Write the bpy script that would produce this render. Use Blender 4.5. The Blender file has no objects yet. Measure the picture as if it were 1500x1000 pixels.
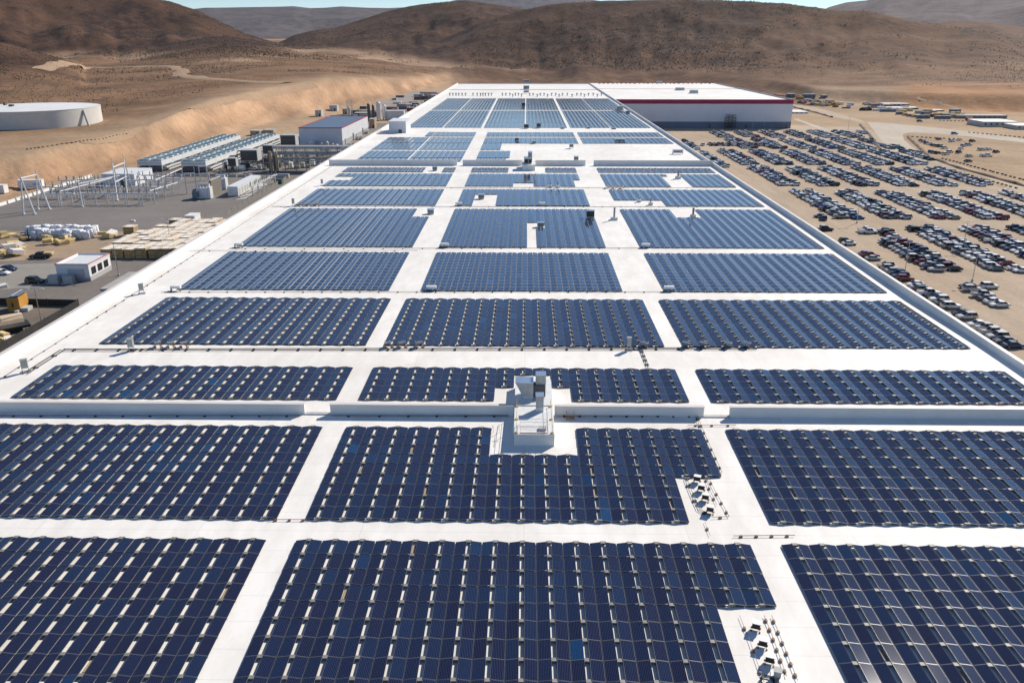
import bpy, bmesh, math, random
import numpy as np
from mathutils import Vector, Matrix
R = math.radians
rng = random.Random(7)
S = bpy.context.scene
COL = S.collection

# ------------------------------------------------------------------ camera model (also used to lay out the site in metres)
F, HORIZON, VPX, H = 1180.0, 62.0, 771.0, 42.5
TH = math.atan((500-HORIZON)/F)
PSI = math.atan((VPX-750)/F/(math.cos(TH)+(500-HORIZON)/F*math.sin(TH)))
FW = Vector((-math.sin(PSI)*math.cos(TH), math.cos(PSI)*math.cos(TH), -math.sin(TH)))
RT = Vector((math.cos(PSI), math.sin(PSI), 0))
UP = RT.cross(FW)
def ray(x, y): return FW + RT*((x-750)/F) + UP*((500-y)/F)
def zr(Y):
    "height of the gently folded roof deck at distance Y"
    P = ((0,-1.2),(36,-.95),(92,.45),(106,.5),(112,.5),(135,.2),(200,.45),(5000,.45))
    for (a,za),(b,zb) in zip(P, P[1:]):
        if Y <= b: return za+(zb-za)*(Y-a)/(b-a)
    return .45
def gp(x, y, z=0.0):
    d = ray(x, y); t = (z-H)/d.z
    return Vector((d.x*t, d.y*t, z))
def rp(x, y, dz=0.0):
    z = 0.0
    for _ in range(8):
        p = gp(x, y, z+dz); z = zr(p.y)
    return p
ZL, ZR = -16.0, -19.5                       # ground left / right of the factory
def gl(x, y): return gp(x, y, ZL)
def gr(x, y): return gp(x, y, ZR)

# ------------------------------------------------------------------ materials
MATS = {}
def nodes_of(name):
    m = bpy.data.materials.new(name); m.use_nodes = True
    nt = m.node_tree; b = nt.nodes['Principled BSDF']
    return m, nt, b
def L(nt, a, b): nt.links.new(a, b)
def mat(name, col, rough=.6, metal=0.0, var=.12, scale=1.0, bump=0.0, spec=.5, dirt=None):
    "procedural paint / metal / stone: base colour broken up by two octaves of noise"
    if name in MATS: return MATS[name]
    m, nt, b = nodes_of(name)
    N = nt.nodes
    tc = N.new('ShaderNodeTexCoord')
    n1 = N.new('ShaderNodeTexNoise'); n1.inputs['Scale'].default_value = scale; n1.inputs['Detail'].default_value = 5
    n1.inputs['Roughness'].default_value = .62
    L(nt, tc.outputs['Object'], n1.inputs['Vector'])
    mr = N.new('ShaderNodeMapRange'); mr.inputs[1].default_value = .3; mr.inputs[2].default_value = .7
    L(nt, n1.outputs['Fac'], mr.inputs[0])
    mx = N.new('ShaderNodeMix'); mx.data_type = 'RGBA'
    c2 = dirt if dirt else tuple(c*(1-2*var) for c in col)
    mx.inputs[6].default_value = (*[min(1,c*(1+var*.6)) for c in col],1); mx.inputs[7].default_value = (*c2,1)
    L(nt, mr.outputs[0], mx.inputs[0]); L(nt, mx.outputs[2], b.inputs['Base Color'])
    b.inputs['Roughness'].default_value = rough; b.inputs['Metallic'].default_value = metal
    b.inputs['Specular IOR Level'].default_value = spec
    if bump:
        bp = N.new('ShaderNodeBump'); bp.inputs['Strength'].default_value = bump; bp.inputs['Distance'].default_value = .2
        L(nt, n1.outputs['Fac'], bp.inputs['Height']); L(nt, bp.outputs[0], b.inputs['Normal'])
    MATS[name] = m
    return m

def m_roof():
    m, nt, b = nodes_of('roof_membrane'); N = nt.nodes
    tc = N.new('ShaderNodeTexCoord')
    n1 = N.new('ShaderNodeTexNoise'); n1.inputs['Scale'].default_value = .045; n1.inputs['Detail'].default_value = 6
    n2 = N.new('ShaderNodeTexNoise'); n2.inputs['Scale'].default_value = .5; n2.inputs['Detail'].default_value = 6; n2.inputs['Roughness'].default_value = .7
    mp = N.new('ShaderNodeMapping'); mp.inputs['Scale'].default_value = (1, .35, 1)
    L(nt, tc.outputs['Object'], n1.inputs['Vector']); L(nt, tc.outputs['Object'], mp.inputs['Vector']); L(nt, mp.outputs[0], n2.inputs['Vector'])
    ad = N.new('ShaderNodeMath'); ad.operation = 'MULTIPLY'; L(nt, n1.outputs['Fac'], ad.inputs[0]); L(nt, n2.outputs['Fac'], ad.inputs[1])
    cr = N.new('ShaderNodeValToRGB'); L(nt, ad.outputs[0], cr.inputs[0])
    e = cr.color_ramp.elements; e[0].position = .15; e[0].color = (.745,.70,.635,1); e[1].position = .34; e[1].color = (.88,.845,.785,1)
    # welded sheet seams: every 3 m along the building and every 30 m across
    sx = N.new('ShaderNodeSeparateXYZ'); L(nt, tc.outputs['Object'], sx.inputs[0])
    def seam(out, step, w):
        a = N.new('ShaderNodeMath'); a.operation = 'DIVIDE'; L(nt, out, a.inputs[0]); a.inputs[1].default_value = step
        f = N.new('ShaderNodeMath'); f.operation = 'FRACT'; L(nt, a.outputs[0], f.inputs[0])
        c = N.new('ShaderNodeMath'); c.operation = 'LESS_THAN'; L(nt, f.outputs[0], c.inputs[0]); c.inputs[1].default_value = w/step
        return c.outputs[0]
    s1 = seam(sx.outputs[1], 3.05, .06); s2 = seam(sx.outputs[0], 15.2, .07)
    mxm = N.new('ShaderNodeMath'); mxm.operation = 'MAXIMUM'; L(nt, s1, mxm.inputs[0]); L(nt, s2, mxm.inputs[1])
    sc = N.new('ShaderNodeMath'); sc.operation = 'MULTIPLY'; L(nt, mxm.outputs[0], sc.inputs[0]); sc.inputs[1].default_value = .34
    mx = N.new('ShaderNodeMix'); mx.data_type = 'RGBA'; L(nt, sc.outputs[0], mx.inputs[0]); L(nt, cr.outputs[0], mx.inputs[6]); mx.inputs[7].default_value = (.45,.42,.38,1)
    L(nt, mx.outputs[2], b.inputs['Base Color']); b.inputs['Roughness'].default_value = .65; b.inputs['Specular IOR Level'].default_value = .25
    return m
def m_panel(name, dark, blue, frame, nu, nv, rough, fw):
    "glass over silicon cells: per-panel tint, bus lines and an aluminium frame from the panel's own UV"
    m, nt, b = nodes_of(name); N = nt.nodes
    at = N.new('ShaderNodeAttribute'); at.attribute_name = 'tint'
    cr = N.new('ShaderNodeValToRGB'); L(nt, at.outputs['Fac'], cr.inputs[0])
    e = cr.color_ramp.elements
    e[0].position = 0; e[0].color = (*dark,1); e[1].position = .9; e[1].color = (*blue,1)
    x = cr.color_ramp.elements.new(.5); x.color = (*[(a+c)/2*k for a,c,k in zip(dark,blue,(1.25,.9,.9))],1)
    x = cr.color_ramp.elements.new(1.0); x.color = (*[c*1.2 for c in blue],1)
    uv = N.new('ShaderNodeUVMap'); uv.uv_map = 'UVMap'
    sp = N.new('ShaderNodeSeparateXYZ'); L(nt, uv.outputs[0], sp.inputs[0])
    def op(o, a, c=None):
        n = N.new('ShaderNodeMath'); n.operation = o
        for i, v in enumerate((a, c)):
            if v is None: continue
            if isinstance(v, (int, float)): n.inputs[i].default_value = v
            else: L(nt, v, n.inputs[i])
        return n.outputs[0]
    def edge(o, n, w):
        f = op('FRACT', op('MULTIPLY', o, float(n))); d = op('MINIMUM', f, op('SUBTRACT', 1.0, f))
        return op('LESS_THAN', d, w)
    grid = op('MAXIMUM', op('MULTIPLY', edge(sp.outputs[0], nu, .07), .8), op('MULTIPLY', edge(sp.outputs[1], nv, .04), .35))
    mg = N.new('ShaderNodeMix'); mg.data_type = 'RGBA'; L(nt, op('MULTIPLY', grid, .6), mg.inputs[0]); L(nt, cr.outputs[0], mg.inputs[6]); mg.inputs[7].default_value = (.10,.15,.26,1)
    fr = op('MAXIMUM', edge(sp.outputs[0], 1, fw*1.4), edge(sp.outputs[1], 1, fw))
    mf = N.new('ShaderNodeMix'); mf.data_type = 'RGBA'; L(nt, fr, mf.inputs[0]); L(nt, mg.outputs[2], mf.inputs[6]); mf.inputs[7].default_value = (*frame,1)
    L(nt, mf.outputs[2], b.inputs['Base Color'])
    b.inputs['Roughness'].default_value = rough; b.inputs['IOR'].default_value = 1.5; b.inputs['Specular IOR Level'].default_value = .44
    L(nt, op('ADD', op('MULTIPLY', fr, .3), rough), b.inputs['Roughness'])
    return m
def m_soil():
    m, nt, b = nodes_of('desert_soil'); N = nt.nodes
    at = N.new('ShaderNodeAttribute'); at.attribute_name = 'soil'
    ar = N.new('ShaderNodeAttribute'); ar.attribute_name = 'scrub'
    tc = N.new('ShaderNodeTexCoord')
    def noise(scale, det=8, ro=.65, sv=None):
        n = N.new('ShaderNodeTexNoise'); n.inputs['Scale'].default_value = scale; n.inputs['Detail'].default_value = det; n.inputs['Roughness'].default_value = ro
        if sv:
            mp = N.new('ShaderNodeMapping'); mp.inputs['Scale'].default_value = sv; L(nt, tc.outputs['Object'], mp.inputs['Vector']); L(nt, mp.outputs[0], n.inputs['Vector'])
        else: L(nt, tc.outputs['Object'], n.inputs['Vector'])
        return n.outputs['Fac']
    def rng_(o, a, c, d=0., e=1.):
        n = N.new('ShaderNodeMapRange'); n.inputs[1].default_value = a; n.inputs[2].default_value = c; n.inputs[3].default_value = d; n.inputs[4].default_value = e
        L(nt, o, n.inputs[0]); return n.outputs[0]
    def mul(a, c):
        n = N.new('ShaderNodeMath'); n.operation = 'MULTIPLY'
        for i, v in enumerate((a, c)):
            if isinstance(v, float): n.inputs[i].default_value = v
            else: L(nt, v, n.inputs[i])
        return n.outputs[0]
    # broad tone variation of the soil
    v1 = rng_(noise(.012), .3, .7, .72, 1.22); v2 = rng_(noise(.25, 6, .7), .25, .75, .82, 1.16)
    hs = N.new('ShaderNodeMix'); hs.data_type = 'RGBA'; hs.blend_type = 'MULTIPLY'; hs.inputs[0].default_value = 1
    cb = N.new('ShaderNodeCombineColor'); vv = mul(v1, v2)
    for i in range(3): L(nt, vv, cb.inputs[i])
    L(nt, at.outputs['Color'], hs.inputs[6]); L(nt, cb.outputs[0], hs.inputs[7])
    # dark basalt and sagebrush, only where the attribute allows
    big = rng_(noise(.0065, 10, .72), .455, .545); small = rng_(noise(.035, 10, .82), .40, .54); brush = rng_(noise(.075, 9, .86), .50, .57)
    mx = N.new('ShaderNodeMath'); mx.operation = 'MAXIMUM'; L(nt, mul(big, small), mx.inputs[0]); L(nt, mul(brush, .6), mx.inputs[1])
    fac = mul(mx.outputs[0], ar.outputs['Fac'])
    m2 = N.new('ShaderNodeMix'); m2.data_type = 'RGBA'; L(nt, fac, m2.inputs[0]); L(nt, hs.outputs[2], m2.inputs[6]); m2.inputs[7].default_value = (.030,.017,.014,1)
    L(nt, m2.outputs[2], b.inputs['Base Color']); b.inputs['Roughness'].default_value = .95; b.inputs['Specular IOR Level'].default_value = .1
    bp = N.new('ShaderNodeBump'); bp.inputs['Strength'].default_value = .7; bp.inputs['Distance'].default_value = 2.0
    L(nt, mul(noise(.05, 10, .7), 1.0), bp.inputs['Height']); L(nt, bp.outputs[0], b.inputs['Normal'])
    return m
def m_ground(name, col, col2, s1=.05, s2=1.2, tracks=0.0, line=(.2,1,1)):
    "worn ground: two tones, grit and stretched vehicle tracks"
    m, nt, b = nodes_of(name); N = nt.nodes
    tc = N.new('ShaderNodeTexCoord')
    def noise(sc, det, ro, sv=(1,1,1)):
        mp = N.new('ShaderNodeMapping'); mp.inputs['Scale'].default_value = sv; L(nt, tc.outputs['Object'], mp.inputs['Vector'])
        n = N.new('ShaderNodeTexNoise'); n.inputs['Scale'].default_value = sc; n.inputs['Detail'].default_value = det; n.inputs['Roughness'].default_value = ro
        L(nt, mp.outputs[0], n.inputs['Vector']); return n.outputs['Fac']
    def rg(o, a, c, d=0., e=1.):
        n = N.new('ShaderNodeMapRange'); n.inputs[1].default_value = a; n.inputs[2].default_value = c; n.inputs[3].default_value = d; n.inputs[4].default_value = e
        L(nt, o, n.inputs[0]); return n.outputs[0]
    mx = N.new('ShaderNodeMix'); mx.data_type = 'RGBA'; L(nt, rg(noise(s1,8,.65), .35, .65), mx.inputs[0]); mx.inputs[6].default_value = (*col,1); mx.inputs[7].default_value = (*col2,1)
    g = N.new('ShaderNodeMix'); g.data_type = 'RGBA'; g.blend_type = 'MULTIPLY'; g.inputs[0].default_value = 1
    cb = N.new('ShaderNodeCombineColor'); o = rg(noise(s2,6,.75), .25, .75, .84, 1.14)
    if tracks:
        t = rg(noise(.22,7,.7,line), .3, .7, 1-tracks, 1+tracks*.6)
        k = N.new('ShaderNodeMath'); k.operation = 'MULTIPLY'; L(nt, o, k.inputs[0]); L(nt, t, k.inputs[1]); o = k.outputs[0]
    for i in range(3): L(nt, o, cb.inputs[i])
    L(nt, mx.outputs[2], g.inputs[6]); L(nt, cb.outputs[0], g.inputs[7]); L(nt, g.outputs[2], b.inputs['Base Color'])
    b.inputs['Roughness'].default_value = .93; b.inputs['Specular IOR Level'].default_value = .15
    return m

ROOF = m_roof()
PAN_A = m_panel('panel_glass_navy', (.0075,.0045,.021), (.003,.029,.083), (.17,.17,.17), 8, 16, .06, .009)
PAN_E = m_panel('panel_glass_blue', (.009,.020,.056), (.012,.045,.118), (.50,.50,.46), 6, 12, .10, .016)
SOIL = m_soil()
WHITE = mat('white_paint', (.78,.77,.74), .5, var=.06, scale=.4)
PARA = mat('parapet_white', (.80,.775,.74), .6, var=.05, scale=.25)
GREY = mat('grey_wall', (.27,.28,.30), .7, var=.06, scale=.2)
LGREY = mat('light_grey_metal', (.50,.50,.48), .5, var=.12, scale=1.5)
STEEL = mat('galvanised_steel', (.48,.50,.50), .38, .7, var=.15, scale=1.2)
DSTEEL = mat('dark_steel', (.10,.10,.105), .55, .2, var=.2, scale=.9)
BLACK = mat('black_plastic', (.018,.018,.02), .5, var=.2, scale=2)
BROWN = mat('orange_brown_block', (.36,.18,.10), .8, var=.2, scale=3)
RED = mat('red_trim', (.42,.012,.035), .5, var=.05, scale=.3)
BURG = mat('burgundy_stripe', (.30,.006,.06), .55, var=.05, scale=.1)
TANP = mat('tan_metal', (.45,.33,.22), .6, var=.12, scale=.5)
YEL = mat('yellow_bale', (.66,.49,.22), .8, var=.2, scale=.8)
WOOD = mat('timber_side', (.56,.38,.17), .8, var=.28, scale=1.4)
PTOP = mat('pallet_top', (.80,.74,.66), .8, var=.12, scale=.25)
BAG = mat('white_bulk_bag', (.74,.74,.76), .85, var=.10, scale=1.2, bump=.3)
BLUER = mat('blue_grey_roof', (.10,.14,.20), .5, var=.08, scale=.1)
CONC = mat('concrete', (.50,.48,.44), .85, var=.12, scale=.4)
GLASS = mat('dark_window_glass', (.015,.018,.022), .08, var=.1, scale=2)
TYRE = mat('tyre_rubber', (.018,.017,.016), .85, var=.1, scale=4)
TANC = mat('tan_tarpaulin', (.66,.50,.33), .85, var=.10, scale=.4)
ORNG = mat('orange_shed_wall', (.50,.24,.04), .7, var=.12, scale=.5)
TEAL = mat('teal_fan_deck', (.12,.19,.19), .55, var=.2, scale=.4)
BLUE = mat('blue_drum', (.02,.10,.32), .5, var=.15, scale=1)
REDC = mat('red_container', (.35,.05,.04), .6, var=.15, scale=.5)
GRNC = mat('green_container', (.05,.16,.12), .6, var=.15, scale=.5)
BGC = mat('blue_grey_container', (.17,.21,.26), .6, var=.15, scale=.5)
ORDIRT = mat('orange_dirt', (.42,.20,.10), .95, var=.18, scale=.15)
METALTOP = mat('sheet_metal', (.62,.66,.68), .3, .85, var=.1, scale=.8)

# ------------------------------------------------------------------ helpers
def link(o, parent=None):
    COL.objects.link(o)
    if parent is not None: o.parent = parent
    return o
def tag(o, label=None, cat=None, group=None, kind=None):
    if label: o['label'] = label
    if cat: o['category'] = cat
    if group: o['group'] = group
    if kind: o['kind'] = kind
    return o
def thing(name, label, cat, loc=(0,0,0), rz=0.0, group=None):
    o = bpy.data.objects.new(name, None); o.empty_display_size = .3
    o.location = loc; o.rotation_euler = (0,0,rz); link(o)
    return tag(o, label, cat, group)
class MB:
    def __init__(s): s.v=[]; s.f=[]; s.m=[]
    def add(s, vs, fs, mi=0):
        n=len(s.v); s.v += [tuple(p) for p in vs]; s.f += [tuple(i+n for i in f) for f in fs]; s.m += [mi]*len(fs); return s
    def box(s, x0, x1, y0, y1, z0, z1, mi=0, M=None):
        vs=[(x,y,z) for z in (z0,z1) for y in (y0,y1) for x in (x0,x1)]
        if M is not None: vs=[M @ Vector(p) for p in vs]
        return s.add(vs, [(0,2,3,1),(4,5,7,6),(0,1,5,4),(1,3,7,5),(3,2,6,7),(2,0,4,6)], mi)
    def cb(s, c, size, mi=0, rz=0.0, rx=0.0, ry=0.0):
        M = Matrix.Translation(c) @ Matrix.Rotation(rz,4,'Z') @ Matrix.Rotation(ry,4,'Y') @ Matrix.Rotation(rx,4,'X')
        a,b,d=[k/2 for k in size]
        return s.box(-a,a,-b,b,-d,d,mi,M)
    def cyl(s, p0, p1, r0, r1=None, n=8, mi=0, cap=True):
        r1 = r0 if r1 is None else r1
        p0=Vector(p0); p1=Vector(p1); d=(p1-p0).normalized()
        a=d.orthogonal().normalized(); b=d.cross(a)
        vs=[]
        for p,r in ((p0,r0),(p1,r1)):
            for k in range(n):
                t=2*math.pi*k/n; vs.append(p+a*(r*math.cos(t))+b*(r*math.sin(t)))
        fs=[(k,(k+1)%n,n+(k+1)%n,n+k) for k in range(n)]
        if cap: fs += [tuple(range(n-1,-1,-1)), tuple(range(n,2*n))]
        return s.add(vs, fs, mi)
    def bar(s, p0, p1, w, mi=0, h=None): return s.cyl(p0, p1, w*.7, n=4, mi=mi)
    def prism(s, pts, y0, y1, mi=0):
        "outline pts (x,z) extruded along y"
        n=len(pts); vs=[(x,y0,z) for x,z in pts]+[(x,y1,z) for x,z in pts]
        return s.add(vs, [tuple(range(n)), tuple(range(2*n-1,n-1,-1))]+[(i,i+n,(i+1)%n+n,(i+1)%n) for i in range(n)], mi)
    def mesh(s, name, mats):
        me=bpy.data.meshes.new(name); me.from_pydata(s.v,[],s.f)
        for m in (mats if isinstance(mats,(list,tuple)) else [mats]): me.materials.append(m)
        me.polygons.foreach_set('material_index', s.m); me.update()
        return me
    def build(s, name, mats, parent=None, loc=(0,0,0), rz=0.0, smooth=False, bevel=0.0):
        me=s.mesh(name, mats)
        bm=bmesh.new(); bm.from_mesh(me); bmesh.ops.recalc_face_normals(bm, faces=bm.faces[:])
        if bevel: bmesh.ops.bevel(bm, geom=bm.edges[:], offset=bevel, segments=1, affect='EDGES')
        bm.to_mesh(me); bm.free()
        if smooth: me.shade_smooth()
        o=bpy.data.objects.new(name, me); o.location=loc; o.rotation_euler=(0,0,rz); return link(o, parent)
def place(me, name, parent=None, loc=(0,0,0), rz=0.0, rx=0.0):
    o=bpy.data.objects.new(name, me); o.location=loc; o.rotation_euler=(rx,0,rz); return link(o, parent)
def dup(root, loc, rz=None, label=None):
    r=root.copy(); COL.objects.link(r); r.location=loc
    if rz is not None: r.rotation_euler=(0,0,rz)
    if label: r['label']=label
    for ch in list(root.children):
        c=ch.copy(); COL.objects.link(c); c.parent=r
        for g in list(ch.children):
            d=g.copy(); COL.objects.link(d); d.parent=c
    return r
ORD = ('first second third fourth fifth sixth seventh eighth ninth tenth eleventh twelfth thirteenth fourteenth fifteenth sixteenth seventeenth eighteenth nineteenth twentieth').split()
def od(n):
    if n < 20: return ORD[n]
    tens={2:'twenty',3:'thirty',4:'forty',5:'fifty',6:'sixty'}; k=n+1
    return tens[k//10]+'-'+ORD[k%10-1] if k%10 else {30:'thirtieth',40:'fortieth',50:'fiftieth',60:'sixtieth'}[k]
def sheet(name, pts, z, m):
    "flat piece of ground"
    bm=bmesh.new(); f=bm.faces.new([bm.verts.new((p[0],p[1],z)) for p in pts])
    if f.normal.z == 0: f.normal_update()
    bm.normal_update()
    if f.normal.z < 0: f.normal_flip()
    bmesh.ops.triangulate(bm, faces=bm.faces[:])
    me=bpy.data.meshes.new(name); bm.to_mesh(me); bm.free(); me.materials.append(m)
    return tag(link(bpy.data.objects.new(name, me)), kind='structure')

# ------------------------------------------------------------------ factory
XL, XR, Y0, Y1 = -73.6, 68.2, 24.0, 905.0
PTOP_Z = 1.55                                  # parapet top above nominal deck
factory = thing('factory_building', 'vast white-roofed factory building carrying all the solar arrays', 'building', (0,0,0))
b=MB(); ys=[Y0,36,92,106,112,135,200,Y1]
vs=[]; 
for y in ys: vs += [(XL+.5,y,zr(y)),(XR-.5,y,zr(y))]
b.add(vs,[(2*i,2*i+1,2*i+3,2*i+2) for i in range(len(ys)-1)]); b.build('roof', ROOF, factory)
b=MB(); b.box(XL,XL+.35,Y0,Y1,-24,-.2).box(XR-.35,XR,Y0,Y1,-24,-.2).box(XL+.35,XR-.35,Y1-.35,Y1,-24,-1.3).box(XL+.35,XR-.35,Y0,Y0+.35,-24,-1.6)
b.build('wall', GREY, factory)
for x0,x1,nm in ((XL,XL+.5,'l'),(XR-.5,XR,'r')):
    b=MB(); b.box(x0,x1,Y0,Y1,-.2,PTOP_Z); pz=b.build('parapet', PARA, factory)
    c=MB(); c.box(x0-.08,x1+.08,Y0,Y1,PTOP_Z,PTOP_Z+.06); c.build('coping', mat('coping',(.66,.62,.58),.5,var=.06,scale=.3), pz)
b=MB(); b.box(XL+.5,XR-.5,Y1-.5,Y1,-.2,1.2); b.build('parapet', PARA, factory)
# thin red line of flashing outside the left coping, further back
b=MB(); b.box(XL-.14,XL-.09,300,Y1,PTOP_Z-.25,PTOP_Z); b.build('red_flashing', RED, factory)
def firewall(xa, xb, y, h, end=True):
    z=zr(y); b=MB(); b.box(xa,xb,y-.22,y+.22,z-.05,z+h); w=b.build('fire_wall', PARA, factory)
    c=MB(); c.box(xa-.06,xb+.06,y-.3,y+.3,z+h,z+h+.06); c.build('coping', MATS['coping'], w)
    if end:
        for x in (xa,xb): pass
Yw = rp(770,608).y
xx=lambda px,py: rp(px,py).x
for a,c in ((XL+.5, xx(446,608)),(xx(484,608), xx(752,608)),(xx(812,608), xx(1029,608)),(xx(1067,608), XR-.5)):
    firewall(a, c, Yw, 1.32)
b=MB(); b.box(xx(446,608),xx(484,608),Yw-.3,Yw+.3,zr(Yw)-.02,zr(Yw)+.12); b.build('expansion_joint', LGREY, factory)
b=MB(); b.box(xx(1029,608),xx(1067,608),Yw-.3,Yw+.3,zr(Yw)-.02,zr(Yw)+.12); b.build('expansion_joint', LGREY, factory)
Yw2 = rp(770,242.6).y
for a,c in ((xx(482,242),xx(670,242)),(xx(678,242),xx(766,242)),(xx(784,242),xx(857,242)),(xx(869,242),XR-.5)):
    firewall(a, c, Yw2, 1.9)
# second wing of the factory
wing = thing('factory_wing', 'white far wing of the factory with burgundy stripe and grey base', 'building', (0,0,0))
WX1, WY0, WY1 = 203.0, 640.0, 915.0
b=MB(); b.box(XR+.02,WX1,WY0,WY0+.4,-14.6,-1.5).box(WX1-.4,WX1,WY0+.4,WY1,-14.6,-1.5); b.build('wall', mat('wing_wall',(.76,.75,.76),.6,var=.05,scale=.05), wing)
b=MB(); b.box(XR+.02,WX1+.05,WY0-.06,WY0+.4,-24,-14.6).box(WX1-.4,WX1+.05,WY0+.4,WY1,-24,-14.6); b.build('wall_base', mat('wing_base',(.16,.19,.25),.6,var=.08,scale=.05), wing)
b=MB(); b.box(XR+.02,WX1+.1,WY0-.1,WY0+.5,-1.5,1.75); b.build('stripe', BURG, wing)
b=MB(); b.box(WX1-.4,WX1+.1,WY0+.5,WY1,-1.5,1.75); b.build('parapet', mat('wing_side',(.42,.40,.40),.6,var=.08,scale=.1), wing)
b=MB(); b.box(XR+.02,WX1-.4,WY0+.5,WY1,.2,.9); b.build('roof', ROOF, wing)
b=MB(); 
for i in range(26): b.box(78+i*4.7+rng.uniform(-1,1),79.5+i*4.7,905+rng.uniform(-2,2),907,.9,1.5+rng.uniform(0,.5))
b.build('red_edge_markers', RED, wing)
b=MB(); b.box(XR+.1,WX1-.5,800,800.6,.9,1.15); b.build('expansion_joint', TANP, wing)
b=MB(); b.box(XL+.6,XR-.6,792,792.6,.4,.75); b.build('expansion_joint', TANP, factory)
# stair tower scaffold on the wing wall
sc = thing('scaffold_tower', 'dark scaffold stair tower standing against the white wing wall', 'scaffold', (gr(1070,189).x,WY0-3.5,ZR))
b=MB()
for x in (-4,-1.3,1.3,4):
    for y in (0,2.2): b.bar((x,y,0),(x,y,10.5-abs(x)*.5),.16)
b.build('upright',BLACK,sc)
b=MB()
for k in range(1,6):
    b.box(-4.1,4.1,-.1,2.3,k*2-.07,k*2+.07)
    b.bar((-4,0,k*2-2),(4,0,k*2),.16).bar((4,0,k*2-2),(-4,0,k*2),.12)
b.build('platform',BLACK,sc)
for k,(px,h) in enumerate(((952,2.6),(1039,3.0),(1092,2.6),(1151,3.0))):
    d=MB(); x=gr(px,188).x; d.box(x-.7,x+.7,WY0-.12,WY0-.07,ZR,ZR+h); d.build('door', DSTEEL, wing)

# ------------------------------------------------------------------ solar arrays
COUP = mat('coupler_grey', (.27,.26,.24), .6, .1, var=.2, scale=2)
TILT = R(8.5)
def panel_geo(w, l, th=.045):
    "one module lying on its tent, low edge at x=0, centred on y"
    c,s=math.cos(TILT),math.sin(TILT)
    top=[(0,-l/2,0),(w*c,-l/2,w*s),(w*c,l/2,w*s),(0,l/2,0)]
    bot=[(x+th*s,y,z-th*c) for x,y,z in top]
    return np.array(top+bot)
PF=[(0,1,2,3),(0,4,5,1),(1,5,6,2),(2,6,7,3),(3,7,4,0)]
UVT=[(0,0),(1,0),(1,1),(0,1)]
def panels_mesh(name, items, m, w, l):
    "items: (x of low edge, y centre, z, side, tint)"
    g=panel_geo(w,l); n=len(items); V=np.zeros((n,8,3)); Fc=np.zeros((n,5,4),int); UV=np.zeros((n,5,4,2)); T=np.zeros((n,5))
    pf=np.array(PF); pfm=pf[:,::-1]; uvt=np.array(UVT)
    for i,(x,y,z,s,t) in enumerate(items):
        q=g.copy()
        if s<0: q[:,0]=-q[:,0]
        V[i]=q+(x,y,z); Fc[i]=(pf if s>0 else pfm)+8*i; T[i]=t
        UV[i,0]=uvt if s>0 else uvt[::-1]
        UV[i,1:]=.0
    me=bpy.data.meshes.new(name); me.vertices.add(n*8); me.vertices.foreach_set('co', V.ravel())
    me.loops.add(n*20); me.loops.foreach_set('vertex_index', Fc.ravel().astype(np.int32))
    me.polygons.add(n*5); me.polygons.foreach_set('loop_start', np.arange(0,n*20,4,dtype=np.int32))
    me.update(calc_edges=True)
    ul=me.uv_layers.new(name='UVMap'); ul.data.foreach_set('uv', UV.ravel().astype(np.float32))
    a=me.attributes.new('tint','FLOAT','FACE'); a.data.foreach_set('value', T.ravel().astype(np.float32))
    me.materials.append(m); me.validate(); me.shade_flat(); return me
NT=14
TEMPL={}
def templ(kind, s, k):
    key=(kind,s,k)
    if key not in TEMPL:
        m,w,l = (PAN_A,WA,LA) if kind=='A' else (PAN_E,WE,LE)
        TEMPL[key]=panels_mesh('solar_panel',[(0,0,0,s,TINTS[k])],m,w,l)
    return TEMPL[key]
TINTS=[.02,.08,.13,.18,.22,.27,.32,.36,.41,.46,.53,.62,.76,1.0]
WA, LA, PITCH = .985, 2.045, 2.07
WE, LE = 1.0, 2.035
def tint(): 
    return min(NT-1, int(abs(rng.gauss(0,.34))*NT)) if rng.random()>.003 else NT-1
ZLOW=.16
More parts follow.
